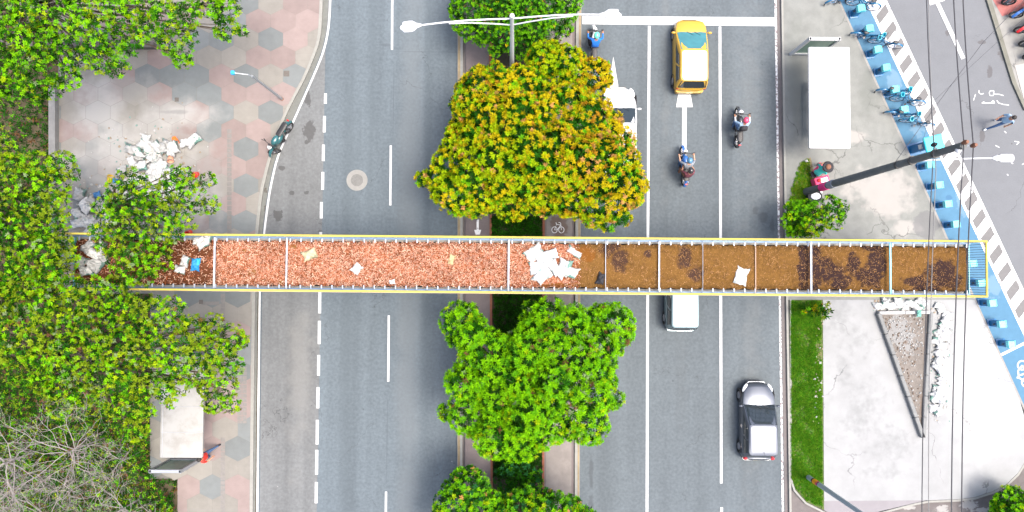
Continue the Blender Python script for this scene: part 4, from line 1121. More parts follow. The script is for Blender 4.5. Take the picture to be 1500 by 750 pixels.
# ================================================================== VEHICLES
M_ = dict(
    tyre=pmat('tyre rubber', (.02, .02, .02), .85, var=.2), rim=pmat('alloy rim', (.38, .38, .4), .35, .8), glass=pmat('car glass', (.012, .018, .022), .06, 0, spec=.8, var=0),
    glassdark=pmat('dark visor', (.02, .025, .03), .1, 0, spec=.8, var=0), glassteal=pmat('teal tinted windscreen', (.03, .14, .16), .1, 0, spec=.8, var=.3, sc=3), black=pmat('black plastic', (.018, .018, .02), .5), red=pmat('tail lamp red', (.45, .01, .015), .2, coat=.5),
    lamp=pmat('head lamp', (.75, .78, .8), .1, .1), chrome=pmat('chrome', (.6, .6, .62), .2, 1), plate=pmat('number plate', (.75, .68, .35), .5),
    yellow=pmat('taxi yellow paint', (.42, .25, .025), .35, coat=.25, dirt=.05), white=pmat('white car paint', (.45, .46, .465), .35, coat=.3, dirt=.05), silver=pmat('silver car paint', (.10, .112, .135), .34, .7, coat=.2),
    steelblue=pmat('grey blue car paint', (.11, .17, .19), .3, .3, coat=.6), darkbody=pmat('dark grey lower paint', (.045, .05, .055), .3, .3, coat=.6), glareroof=pmat('roof glare colour', (.42, .40, .34), .35, coat=.2),  # pale taxi roof: blown highlight put into the colour
    skin=pmat('skin', (.30, .15, .09), .55), skin2=pmat('skin light', (.42, .24, .16), .55), jeans=pmat('denim blue', (.05, .10, .20), .9), blackc=pmat('black cloth', (.02, .02, .025), .9), bluec=pmat('bright blue cloth', (.01, .14, .55), .85),
    whitec=pmat('white cloth', (.62, .64, .66), .9), redc=pmat('red cloth', (.55, .03, .02), .85), pinkc=pmat('pink cloth', (.62, .05, .14), .85), teal=pmat('turquoise cloth', (.04, .42, .38), .85), greyc=pmat('grey cloth', (.2, .22, .25), .9),
    paleb=pmat('pale blue cloth', (.25, .36, .48), .9), maroon=pmat('maroon cloth', (.12, .03, .045), .9), brownc=pmat('brown', (.16, .07, .04), .8), mint=pmat('mint helmet', (.12, .62, .42), .3, coat=.4), pinkh=pmat('raspberry helmet', (.45, .04, .10), .3, coat=.4),
    blueh=pmat('steel blue helmet', (.06, .16, .26), .3, coat=.5), blackh=pmat('black helmet', (.02, .02, .022), .25, coat=.5), hair=pmat('black hair', (.015, .012, .01), .7), grease=pmat('dark engine metal', (.06, .06, .065), .4, .7),
    tankblk=pmat('black bike paint', (.02, .022, .025), .25, coat=.8), tankred=pmat('red bike paint', (.50, .01, .01), .25, coat=.6), tankwhite=pmat('white bike paint', (.65, .67, .7), .3, coat=.6), tankblue=pmat('blue bike paint', (.02, .10, .32), .3, coat=.6), tankteal=pmat('teal dark bike paint', (.02, .09, .10), .3, coat=.6))

def rrect(x0, x1, y0, y1, z, n=5, r=.25, zf=None):
    pts = []
    for cx, cy, a0 in ((x1 - r, y1 - r, 0), (x0 + r, y1 - r, 90), (x0 + r, y0 + r, 180), (x1 - r, y0 + r, 270)):
        for k in range(n + 1):
            a = math.radians(a0 + 90 * k / n)
            pts.append(Vector((cx + r * math.cos(a), cy + r * math.sin(a), z)))
    return pts
def car(label, px, py, L, W, H, paint, upper=None, roofp=None, group='cars on the right carriageway', hood=.86, wsl=.80, tail=.10, rw=.34, rz=0.0, glass='glass', plate=True, lower=None, handles=True, roof_tone=None, rnd=.30, bumper=None):
    upper = upper or paint
    x, y = P(px, py, 0)
    root = empty('car', (x, y, 0), rz, label, 'car', group)
    hw, hl = W / 2, L / 2
    belt = H * .60
    # lower body
    rings = []
    N = 26
    for i in range(N + 1):
        u = math.sin(math.pi / 2 * (-1 + 2 * i / N))
        y_ = hl * u
        e = abs(u)
        # plan rounding
        wv = hw * (1 - (rnd if u > 0 else .16) * max(0, (e - (.58 if rnd < .4 else .48)) / (.42 if rnd < .4 else .52)) ** (2.4 if rnd < .4 else 2.1))
        wv *= math.sqrt(max(.05, 1 - .62 * (max(0, e - .90) / .10) ** 2))
        yy = y_
        if u > 0:
            zt = belt - (belt - H * .44) * max(0, (y_ - (hl - hood)) / hood) ** 1.6
        else:
            zt = belt - .02 * e
        zt -= .20 * (max(0, e - .93) / .07) ** 2
        zb = .20 + (.06 if e > .93 else 0)
        prof = [(-.90, zb), (-1, .34), (-1.0, .50), (-.985, belt - .16 if zt > belt - .05 else zt - .16), (-.93, zt - .035), (-.82, zt), (-.4, zt + .03), (0, zt + .04)]
        prof = prof + [(-a, b) for a, b in reversed(prof[:-1])]
        rings.append([(wv * a, yy, b) for a, b in prof])
    body = MB().loft(rings).build('body', M_[paint], root, smooth=True)
    if lower:
        pass
    # wheels
    for sx_ in (-1, 1):
        for yy in (hl - .68, -hl + .60):
            rm = MB().cyl((sx_ * (hw - .18), yy, .30), (sx_ * (hw + .005), yy, .30), .19, .17, 20)
            for k in range(5):
                a = 2 * math.pi * k / 5
                rm.box((sx_ * (hw + .006), yy + .09 * math.cos(a), .30 + .09 * math.sin(a)), (.02, .04, .16), rx=a + math.pi / 2)
            wo = rm.build('wheel', M_['rim'], root, smooth=True)
            MB().torus((sx_ * (hw - .085), yy, .30), (1, 0, 0), .235, .075, 24, 8).build('tyre', M_['tyre'], wo, smooth=True)
            ar = MB().torus((sx_ * (hw - .012), yy, .31), (1, 0, 0), .325, .03, 24, 6); ar.build('wheel_arch', M_['black'], root, smooth=True)
    # cabin shell
    w0, w1 = hw * .95, hw * .83
    yf0, yf1, yr1, yr0 = hl - hood, hl - hood - wsl, -hl + rw, -hl + tail
    zb, zr = belt - .03, H - .045
    cab = MB(); lv = []
    for f, z in ((0, zb), (.5, (zb + zr) / 2 + .01), (.92, zr - .02), (1.0, zr + .02), (1.02, zr + .045)):
        q = min(f, 1)
        ins = max(0, f - 1) * 4
        bow = .03 * math.sin(math.pi * q)
        lv.append(rrect(-(w0 + (w1 - w0) * q + bow - ins), w0 + (w1 - w0) * q + bow - ins, yr0 + (yr1 - yr0) * q + ins, yf0 + (yf1 - yf0) * q - ins, z, 4, .12 + .06 * q))
    cab.loft(lv)
    cab.build('cabin', M_[upper], root, smooth=True)
    rf = MB(); rp = rrect(-w1 + .06, w1 - .06, yr1 + .07, yf1 - .06, zr + .055, 4, .14); rp2 = rrect(-w1 + .14, w1 - .14, yr1 + .16, yf1 - .15, zr + .075, 4, .14)
    rf.loft([[Vector((p.x, p.y, zr + .03)) for p in rp], rp, rp2]); rf.build('roof', M_[roofp or upper], root, smooth=True)
    def side_pt(f, v, sx_):      # f along y fraction (0 rear,1 front) at level v
        bow = .03 * math.sin(math.pi * v)
        ya, yb = yr0 + (yr1 - yr0) * v, yf0 + (yf1 - yf0) * v
        return Vector((sx_ * (w0 + (w1 - w0) * v + bow + .010), ya + (yb - ya) * f, zb + (zr - zb) * v))
    def panel(mb, fn, nu=8, nv=5):
        vs_ = [fn(i / nu, j / nv) for i in range(nu + 1) for j in range(nv + 1)]
        mb.add(vs_, [(i * (nv + 1) + j, (i + 1) * (nv + 1) + j, (i + 1) * (nv + 1) + j + 1, i * (nv + 1) + j + 1) for i in range(nu) for j in range(nv)])
        return mb
    def front(u, v):
        v_ = .07 + .90 * v; uu = (u * 2 - 1)
        w_ = (w0 + (w1 - w0) * v_) * .94
        return Vector((uu * w_, yf0 + (yf1 - yf0) * v_ + .012 - .03 * uu ** 4, zb + (zr - zb) * v_ + .012 + .01 * v))
    def rear(u, v):
        v_ = .12 + .80 * v; uu = (u * 2 - 1)
        w_ = (w0 + (w1 - w0) * v_) * .92
        return Vector((uu * w_, yr0 + (yr1 - yr0) * v_ - .012 + .02 * uu ** 4, zb + (zr - zb) * v_ + .012))
    ws = panel(MB(), front).build('windscreen', M_[glass], root, smooth='all', fix=False)
    wp = MB()
    for s_ in (-.35, .15): wp.tube([front(.5 + s_ * .5, 0) + Vector((0, .02, .01)), front(.72 + s_ * .5, .22) + Vector((0, .02, .012))], .008, 5)
    wp.build('wiper', M_['black'], ws)
    panel(MB(), rear).build('rear_window', M_['glass'], root, smooth='all', fix=False)
    for sx_ in (-1, 1):
        for a, b in ((.09, .42), (.47, .82)):
            panel(MB(), lambda u, v: side_pt(a + (b - a) * u + (.0 if b < .8 else -.10 * (v - .3) * (u > .9)), .10 + .76 * v, sx_)).build('side_window', M_['glass'], root, smooth='all', fix=False)
        # door seams and handles
        for yy in (-hl * .12, -hl * .62): MB().box((sx_ * (hw + .006), yy, belt - .17), (.02, .16, .03)).build('door_handle', M_['chrome' if paint in ('silver',) else paint], root)
        mr = MB(); c_ = Vector((sx_ * (hw + .09), yf0 - .12, belt + .05))
        mr.ell(c_, (.11, .06, .07), 12, 8); mr.tube([(sx_ * (hw - .06), yf0 - .10, belt), c_], .02, 6)
        mr.build('wing_mirror', M_[paint if paint != 'darkbody' else 'silver'], root, smooth=True)
        MB().ell((sx_ * hw * .74, hl - .27, H * .425), (.10, .24, .085), 14, 8, rz=sx_ * .45).build('headlight', M_['lamp'], root, smooth='all')
        MB().ell((sx_ * hw * .80, -hl + .13, belt - .10), (.11, .09, .13), 12, 8).build('tail_light', M_['red'], root, smooth='all')
    bp = MB(); bp.loft([rrect(-hw * .86, hw * .86, -hl - .035, -hl + .25, z_, 4, .12) for z_ in (.26, .30, .50, .54)]); bp.build('rear_bumper', M_[bumper or paint], root, smooth=True)
    bp = MB(); bp.loft([rrect(-hw * (1.02 - rnd), hw * (1.02 - rnd), hl - .4, hl + .03, z_, 4, .2) for z_ in (.24, .28, .42, .46)]); bp.build('front_bumper', M_[paint], root, smooth=True)
    MB().box((0, hl + .032, .46), (.7, .02, .07)).build('grille', M_['black'], root)
    MB().box((0, -hl - .04, .46), (.33, .012, .13)).build('number_plate', M_['plate'], root)
    MB().tube([(0, yr1 + .22, zr + .07), (0, yr1 + .02, zr + .22)], .007, 5).build('aerial', M_['black'], root)
    return root
t1 = car('yellow taxi waiting at the stop line with a roof coloured white for glare', 1006, 87, 3.62, 1.62, 1.50, 'yellow', roofp='glareroof', glass='glassteal', hood=.66, wsl=1.12, tail=.06, rw=.30, rnd=.26)  # whitish roof colour imitates glare on the yellow paint
# the taxi bonnet is plain body paint, without a separate panel
car('white hatchback with red tail lamps half hidden under the footbridge', 993, 430, 3.62, 1.56, 1.52, 'steelblue', upper='steelblue', roofp='white', tail=.04, rw=.2)
car('silver and black hatchback in the rightmost lane beside the lawn', 1103, 613, 3.80, 1.66, 1.46, 'silver', upper='silver', roofp='silver', bumper='darkbody', hood=.98, wsl=.95, tail=.16, rw=.42, rnd=.42)
car('white sedan mostly hidden under the edge of the yellow tree', 904, 193, 4.25, 1.74, 1.42, 'white', hood=1.05, wsl=.95, tail=.75, rw=1.25, rnd=.52)

def make_moto(label, paint, px, py, ang, group=None, z=0, lean=0, steer=0.0, seatm='black', box=None, cat='motorcycle', name='motorcycle'):
    x, y = P(px, py, 0)
    r = empty(name, (x, y, z), ang, label, cat, group)
    if lean: r.rotation_euler = (0, lean, ang)
    for yy in (.66, -.60):
        w_ = MB().torus((0, yy, .30), (1, 0, 0), .215, .018, 24, 6)
        w_.cyl((-.06, yy, .30), (.06, yy, .30), .04, n=10)
        for k in range(6):
            a = math.pi * k / 3
            w_.tube([(0, yy, .30), (0, yy + .21 * math.cos(a), .30 + .21 * math.sin(a))], .008, 4)
        wo = w_.build('wheel', M_['rim'], r, smooth=True)
        if steer and yy > 0:
            q_ = Matrix.Rotation(steer, 3, 'Z'); c_ = Vector((0, yy, .3)); wo.location = c_ - q_ @ c_; wo.rotation_euler = (0, 0, steer)
        MB().torus((0, yy, .30), (1, 0, 0), .255, .05, 28, 8).build('tyre', M_['tyre'], wo, smooth=True)
    fd = MB()
    for yy, a0, a1 in ((.66, .3, 2.6), (-.60, .6, 2.9)):
        rings = []
        for k in range(9):
            a = a0 + (a1 - a0) * k / 8
            c_ = Vector((0, yy + .33 * math.cos(a), .30 + .33 * math.sin(a)))
            rings.append([c_ + Vector((sx_, 0, 0)) + Vector((0, math.cos(a), math.sin(a))) * q for sx_, q in ((-.065, -.02), (-.05, .01), (.05, .01), (.065, -.02))])
        MB().loft(rings).build('mudguard', M_[paint], r, smooth=True)
    pass
    en = MB(); en.box((0, .05, .42), (.24, .42, .30), bev=.05); en.cyl((-.17, .02, .36), (.17, .02, .36), .10, n=14)
    for s_ in (-1, 1):
        en.tube([(s_ * .09, .66, .30), (s_ * .085, .50, .92)], .024, 8); en.tube([(s_ * .10, -.60, .30), (s_ * .10, -.10, .42)], .022, 6); en.tube([(s_ * .11, -.60, .33), (s_ * .11, -.45, .70)], .028, 8)
        en.tube([(s_ * .12, -.03, .32), (s_ * .26, -.03, .31)], .014, 5)
    en.build('engine', M_['grease'], r, smooth=True)
    MB().tube([(.12, .22, .36), (.14, .05, .24), (.15, -.35, .27), (.16, -.78, .36)], [.022, .03, .045, .05], 10).build('exhaust', M_['chrome'], r, smooth=True)
    MB().ell((0, .18, .80), (.145, .25, .13), 16, 10, fn=lambda d: 1 + .12 * d.y).build('fuel_tank', M_[paint], r, smooth='all')
    sp = MB().ell((0, .08, .58), (.17, .30, .16), 14, 8); sp.ell((0, -.52, .70), (.11, .28, .085), 14, 8); sp.build('fairing', M_[paint], r, smooth='all')
    st = MB()
    st.loft([[Vector((q.x, q.y, z_)) for q in rrect(-w2, w2, -.72, -.02, 0, 4, .09)] for w2, z_ in ((.09, .74), (.13, .77), (.13, .81), (.09, .835))])
    st.build('seat', M_[seatm], r, smooth=True)
    hb = MB().tube([(-.36, .40, 1.02), (-.20, .46, 1.04), (0, .50, .98), (.20, .46, 1.04), (.36, .40, 1.02)], .014, 8)
    for s_ in (-1, 1): hb.tube([(s_ * .25, .435, 1.03), (s_ * .37, .395, 1.015)], .022, 8)
    ho = hb.build('handlebar', M_['black'], r, smooth=True)
    for s_ in (-1, 1):
        mm = MB().tube([(s_ * .24, .45, 1.04), (s_ * .30, .47, 1.16)], .007, 5); mm.ell((s_ * .31, .47, 1.18), (.07, .02, .045), 10, 6); mm.build('mirror', M_['black'], ho, smooth=True)
    MB().ell((0, .60, .90), (.10, .10, .10), 14, 10).build('headlight', M_['lamp'], r, smooth='all')
    MB().box((0, -.86, .72), (.12, .06, .07), bev=.015).build('tail_light', M_['red'], r)
    MB().ell((0, .52, .97), (.09, .07, .04), 10, 6).build('dials', M_['black'], r, smooth='all')
    r.scale = (1.1, 1.1, 1.1)
    if box: MB().box((0, -.80, 1.0), (.36, .34, .30), bev=.04).build('top_box', M_[box], r)
    return r
PI = math.pi
g_m = 'motorcycles on the right carriageway'
make_moto('white scooter style motorcycle stopped behind the stop line at the median kerb', 'tankwhite', 868, 72, 0, g_m)
figure('person', RIDE, dict(shirt=M_['bluec'], sleeve=M_['bluec'], trousers=M_['blackc'], skin=M_['skin'], shoes=M_['blackc']), label='rider in a bright blue jacket and mint green helmet beside the median kerb', cat='person', group='motorcyclists', loc=P3(868, 72), helmet=M_['mint'], scale=1.14)
make_moto('dark motorcycle carrying two people behind the painted lane arrow', 'tankblue', 998, 246, .06, g_m)
figure('person', RIDE, dict(shirt=M_['greyc'], sleeve=M_['skin2'], trousers=M_['jeans'], skin=M_['skin2'], shoes=M_['blackc']), label='front rider in grey with a dark blue helmet on the shared motorcycle', cat='person', group='motorcyclists', loc=P3(998, 246), rz=.06, helmet=M_['blueh'], scale=1.12)
figure('person', PILL, dict(shirt=M_['maroon'], sleeve=M_['skin'], trousers=M_['brownc'], skin=M_['skin'], shoes=M_['blackc']), label='pillion passenger in a maroon top on the shared motorcycle', cat='person', group='motorcyclists', loc=P3(998, 246), rz=.06, helmet=M_['blackh'], scale=1.12)
make_moto('black motorcycle carrying one rider in the rightmost lane', 'tankblk', 1076, 190, 0, g_m)
figure('person', RIDE, dict(shirt=M_['paleb'], sleeve=M_['whitec'], trousers=M_['jeans'], skin=M_['skin'], shoes=M_['blackc']), label='rider in white sleeves and a raspberry helmet with a black backpack', cat='person', group='motorcyclists', loc=P3(1076, 190), helmet=M_['pinkh'], bag=M_['blackc'], scale=1.12)
make_moto('black motorcycle parked on the kerb line of the bus lane', 'tankteal', 417, 206, math.radians(150), None, lean=.10, steer=-.8)
for k, (px, py, pt, lb) in enumerate(((1489, -4, 'tankblk', 'black parked motorcycle on the red paving, topmost in the upper right corner'), (1500, 15, 'tankblue', 'dark blue parked motorcycle second from the top in the upper right corner'),
                                      (1507, 37, 'tankred', 'red parked motorcycle in the row in the upper right corner'), (1514, 57, 'tankblk', 'black parked motorcycle just below the red one in the upper right corner'),
                                      (1520, 76, 'tankwhite', 'white parked motorcycle lowest of the row in the upper right corner'))):
    make_moto(lb, pt, px, py, math.radians(122), 'motorcycles parked in the corner', steer=-.75, lean=.12)
# corner pavement with red paving
kstruct('corner_pavement', MB().prism(PX([(1448, -4), (1420, -60), (1420, -300), (2500, -300), (2500, 600), (1560, 260), (1502, 160), (1486, 122)]), -.1, .004), gmat('corner pavement', (.19, .19, .18), mid=(3, .2), cracks=(.8, .02)))
kstruct('red_paving', MB().sheet(PX([(1452, -4), (1440, -30), (1560, -30), (1520, 6), (1468, 24)]), .012), gmat('red paving', (.30, .11, .10), mid=(4, .2)))
kstruct('corner_kerb', MB().prism(PX([(1442, -4), (1449, -4), (1487, 122), (1503, 160), (1499, 162), (1481, 122)]), -.1, .10), gmat('mossy kerb', (.12, .12, .10), mid=(3, .3), masks=[dict(c=(.12, .14, .03), b=[(1471, 52, 5, 9)], amp=.8, ns=5, k=.8)]))
kstruct('corner_ramp', MB().prism(PX([(1486, 96), (1560, 80), (1560, 200), (1502, 155)]), -.1, .02), gmat('pale corner ramp', (.28, .27, .255), mid=(4, .1)))
# ================================================================== STREET FURNITURE
m_white_p = pmat('white sheet roof', (.42, .43, .43), .4, var=.03)
m_roof_d = NT('dusty sheet roof'); c_ = m_roof_d.mix(m_roof_d.math('MULTIPLY', m_roof_d.smooth(m_roof_d.noise(1.6, 6, rough=.7), .42, .7), .5), (.235, .235, .225), (.14, .13, .11)); m_roof_d = m_roof_d.done(c_, .6, 0, .3)
m_galv = pmat('galvanised steel', (.26, .28, .30), .4, .3, var=.1)
m_lampw = pmat('white lamp paint', (.46, .47, .49), .35, var=.05)
m_darkm = pmat('dark frame metal', (.05, .05, .05), .4, .4)
m_glassg = pmat('green tinted glass', (.10, .20, .15), .1, var=.2, spec=.6)
def shelter(label, roof_px, hroof, roofm, panel_base, panel_h, side):
    (x0, y0), (x1, y1) = roof_px
    a = P3(x0, y0, hroof); b = P3(x1, y1, hroof)
    cx, cy = (a.x + b.x) / 2, (a.y + b.y) / 2
    w_, l_ = abs(b.x - a.x), abs(a.y - b.y)
    r = empty('bus_shelter', (cx, cy, .12), math.radians(.2), label, 'bus shelter', 'bus shelters')
    h = hroof - .12
    rb = MB(); rb.loft([rrect(-w_ / 2 + q, w_ / 2 - q, -l_ / 2 + q, l_ / 2 - q, z_, 3, .06) for q, z_ in ((.02, h - .14), (0, h - .12), (0, h - .02), (.03, h))])
    ro = rb.build('roof', roofm, r, smooth=True)
    sm = MB()
    for k in range(1, 4): sm.box((0, -l_ / 2 + l_ * k / 4, h + .004), (w_ - .1, .014, .008))
    sm.tube([(side * (w_ / 2 - .12), -l_ / 2 + .05, h + .012), (side * (w_ / 2 - .12), l_ / 2 - .05, h + .012)], .012, 5)
    sm.build('seams', m_galv, ro)
    for yy in (-l_ * .36, 0, l_ * .36): MB().tube([(side * (w_ / 2 - .35), yy, 0), (side * (w_ / 2 - .35), yy, h - .12)], .05, 10).build('post', m_galv, r, smooth=True)
    bn = MB()
    for dx in (-.12, 0, .12): bn.box((side * (w_ / 2 - .8) + dx, 0, .45), (.09, l_ * .6, .04))
    for yy in (-l_ * .22, l_ * .22): bn.box((side * (w_ / 2 - .8), yy, .22), (.06, .06, .44))
    bn.build('bench', m_galv, r)
    # free standing advertising panel at the end
    pb = Vector(P(*panel_base, .12)); pl = w_ * .72
    pc = pb - Vector((cx, cy))
    fr = MB()
    for sx_ in (-1, 1): fr.box((pc.x + sx_ * pl / 2, pc.y, panel_h / 2), (.10, .16, panel_h))
    fr.box((pc.x, pc.y, panel_h - .06), (pl + .10, .16, .12), bev=.02); fr.box((pc.x, pc.y, .25), (pl, .14, .16))
    fo = fr.build('panel_frame', m_white_p if side > 0 else m_galv, r)
    MB().box((pc.x, pc.y, panel_h / 2 + .1), (pl - .12, .06, panel_h - .4)).build('panel_glass', m_glassg, fo)
    return r
shelter('bus shelter with a clean white roof on the grey right pavement', ((1185, 68.5), (1246, 217.5)), 2.7, m_white_p, (1178, 80), 2.35, 1)
shelter('bus shelter with a dusty off white roof under the tree at the lower left', ((237, 521), (296, 671)), 2.7, m_roof_d, (274, 672), 2.2, -1)

# double arm street lamp on the median
hl_ = 9.7
b = P3(750, 24, hl_)
r = empty('street_lamp', (b.x, b.y, .14), 0, 'tall white double arm street lamp standing on the median', 'street lamp', 'street lamps')
MB().tube([(0, 0, 0), (0, 0, 4), (0, 0, hl_ - .14)], [.13, .10, .07], 16).build('pole', m_lampw, r, smooth=True)
MB().tube([(0, 0, 0), (0, 0, .3)], [.2, .18], 12).build('base', m_galv, r, smooth=True)
MB().ell((0, 0, hl_ - .1), (.10, .10, .12), 12, 8).build('cap', m_lampw, r, smooth='all')
for s, tip in ((-1, P3(612, 32, 10.2)), (1, P3(884, 16, 10.2))):
    d = Vector((tip.x - b.x, tip.y - b.y, 0))
    top = [(0, 0, hl_ - .35)] + [tuple(d * q + Vector((0, 0, hl_ - .35 + zz))) for q, zz in ((.25, .18), (.5, .32), (.75, .38), (1, .36))]
    low = [(0, 0, hl_ - 1.0)] + [tuple(d * q + Vector((0, -.03, hl_ - 1.0 + zz))) for q, zz in ((.2, .42), (.45, .78), (.68, .95))]
    am = MB().tube(top, .032, 8); am.tube(low, .028, 8)
    am.build('arm', m_lampw, r, smooth=True)
    e = d.normalized(); n_ = Vector((-e.y, e.x, 0)); c0 = d + Vector((0, 0, hl_ + .02))
    rings = []
    for q, ww, hh in ((-.10, .04, .04), (.08, .10, .07), (.22, .20, .09), (.34, .21, .10), (.56, .20, .08), (.60, .16, .05)):
        c1 = c0 + e * q
        rings.append([c1 + n_ * (ww * math.cos(a)) + Vector((0, 0, hh * math.sin(a))) for a in [2 * math.pi * k / 14 for k in range(14)]])
    hd_ = MB().loft(rings).build('lamp_head', m_lampw, r, smooth=True)
    MB().ell(c0 + e * .5 - Vector((0, 0, .08)), (.22, .14, .05), 12, 6).build('lens', M_['lamp'], hd_, smooth='all')
# camera post on the left plaza
b = P3(413, 145, .14)
r = empty('camera_post', b, 0, 'thin grey post with a bent arm and small blue box on the tiles', 'camera post')
kx = Vector(P(377, 116, 3.9)); kx = P3(413 - 750 + 750, 145, 0)
MB().tube([(0, 0, 0), (0, 0, 2.2), (0, 0, 4.0)], [.07, .06, .05], 10).build('pole', m_galv, r, smooth=True)
tp = P3(341, 106.5, 4.5); arm_end = Vector((tp.x - b.x, tp.y - b.y, 4.36))
MB().tube([(0, 0, 3.95), tuple(Vector((0, 0, 4.15)).lerp(arm_end, .15)), tuple(arm_end)], .03, 8).build('arm', m_galv, r, smooth=True)
MB().box(tuple(arm_end), (.17, .19, .17), bev=.03).build('camera_box', pmat('sky blue box', (.03, .28, .50), .4), r)
MB().cyl((0, 0, -.01), (0, 0, .05), .09, n=14).build('foot_plate', M_['brownc'], r)

# striped signal pole at the lower right
b = P3(1184, 699, .12)
r = empty('signal_pole', b, 0, 'grey steel pole with black, orange and pink bands rising from the lawn', 'pole')
H_ = 6.2; rr = lambda z_: .125 - .006 * z_
MB().tube([(0, 0, 0), (0, 0, 3), (0, 0, H_)], [rr(0), rr(3), rr(H_)], 18).build('shaft', pmat('pole grey paint', (.27, .31, .33), .45, var=.12), r, smooth=True)
def band(z0, z1, m, nm='band'):
    MB().tube([(0, 0, z0), (0, 0, z1)], [rr(z0) + .004, rr(z1) + .004], 18).build(nm, m, r, smooth=True)
band(.55, .68, M_['blackc']); band(.68, 1.12, pmat('orange sticker', (.75, .28, .01), .5)); band(1.0, 1.18, pmat('magenta sticker', (.65, .01, .22), .5), 'sticker'); band(1.181, 1.24, M_['blackc'])
MB().tube([(0, 0, H_ - .3), (1.2, -.9, H_ - .1), (2.6, -2.0, H_ + .1)], [.06, .05, .04], 10).build('arm', m_galv, r, smooth=True)

# concrete utility pole
b = P3(1181, 281, .12)
top = P3(1411, 213, 12.0)
r = empty('utility_pole', b, 0, 'tall leaning grey concrete utility pole carrying the cables over the bike lane', 'utility pole')
tv = Vector((top.x - b.x, top.y - b.y, 11.9))
m_pole = gmat('utility pole concrete', (.105, .11, .108), big=(.8, .15), mid=(5, .25), fine=(40, .2))
MB().tube([(0, 0, 0), tuple(tv * .5), tuple(tv)], [.19, .155, .12], 16).build('shaft', m_pole, r, smooth=True)
up = tv.normalized()
def on(h): return tv * (h / tv.z)
for h0, h1, m, nm in ((1.7, 2.35, pmat('pink poster', (.70, .02, .20), .6, var=.3, sc=9), 'poster'), (2.5, 3.0, M_['greyc'], 'poster')):
    MB().tube([tuple(on(h0)), tuple(on(h1))], .197, 16).build(nm, m, r, smooth=True)
tips = dict(a=P3(1368, 212, 10.9) - b, b=P3(1412, 209, 12.1) - b, c=P3(1426, 213, 12.0) - b)
for k_, v in tips.items():
    v.z = {'a': 10.8, 'b': 12.05, 'c': 11.9}[k_]
    base_ = on(v.z - .12)
    q = MB().tube([tuple(base_), tuple(v - Vector((0, 0, .08)))], .02, 6); q.build('bracket', m_galv, r, smooth=True)
    MB().tube([tuple(v - Vector((0, 0, .12))), tuple(v), tuple(v + Vector((0, 0, .12)))], [.06, .085, .05], 12).build('insulator', M_['brownc'] if k_ != 'a' else M_['blackc'], r, smooth=True)
MB().ell(tuple(tv + Vector((-.02, -.12, -.25))), (.10, .10, .10), 12, 8).build('lamp_sensor', m_lampw, r, smooth='all')
for hh in (8.1, 9.0, 10.4): MB().tube([tuple(on(hh)), tuple(on(hh + .08))], .175, 14).build('clamp', m_darkm, r, smooth=True)
# its long single lamp arm
a0 = on(8.9); tip = P3(1456, 232, 9.6) - b; tip.z = 9.55
MB().tube([tuple(a0), tuple(a0.lerp(tip, .3) + Vector((0, 0, .12))), tuple(a0.lerp(tip, .7) + Vector((0, 0, .12))), tuple(tip)], [.035, .032, .028, .026], 8).build('lamp_arm', m_lampw, r, smooth=True)
e = (tip - a0); e.z = 0; e.normalize(); n_ = Vector((-e.y, e.x, 0)); rings = []
for q, ww, hh in ((-.10, .04, .04), (.06, .12, .07), (.12, .09, .07), (.22, .16, .09), (.62, .15, .08), (.66, .11, .05)):
    c1 = tip + e * q
    rings.append([c1 + n_ * (ww * math.cos(a)) + Vector((0, 0, hh * math.sin(a))) for a in [2 * math.pi * k / 14 for k in range(14)]])
MB().loft(rings).build('lamp_head', m_lampw, r, smooth=True)
# cables
m_cable = pmat('black cable', (.035, .035, .04), .6)
m_cable_l = pmat('pale cable', (.14, .14, .14), .6)
def cable(label, pts, hs, rad=.017, m=None, sag=.25):
    pts = [P3(a, b_, h) for (a, b_), h in zip(pts, hs)]
    out = []
    for i in range(len(pts) - 1):
        for k in range(12):
            t_ = k / 12
            p = pts[i].lerp(pts[i + 1], t_); p.z -= sag * 4 * t_ * (1 - t_) * (pts[i] - pts[i + 1]).length / 14
            out.append(tuple(p))
    out.append(tuple(pts[-1]))
    return MB().tube(out, rad, 6).build('cable', m or m_cable, smooth=True, label=label, cat='cable', group='cables on the utility pole')
cable('leftmost black cable running down the photo over the end of the footbridge', [(1356, -260), (1368, 213), (1354, 1100)], (10.6, 10.85, 10.6))
cable('pale cable just right of the leftmost black one', [(1360, -260), (1371, 250), (1368, 1100)], (10.2, 10.4, 10.2), .014, m_cable_l)
cable('black cable tied to the very top of the utility pole', [(1391, -260), (1412, 209), (1398, 1100)], (11.8, 12.1, 11.8), .020)
cable('rightmost black cable, tied to the insulator beyond the pole top', [(1405, -260), (1426, 213), (1414, 1100)], (11.7, 11.95, 11.7), .020)
cable('thin slack cable crossing the side street diagonally to the utility pole', [(1560, -60), (1440, 62), (1311, 238)], (7.0, 7.0, 7.9), .010, None, .1)
cable('second thin diagonal cable just below the first over the side street', [(1600, -60), (1456, 66), (1368, 148), (1348, 224)], (6.5, 6.6, 6.6, 9.0), .006, None, .1)

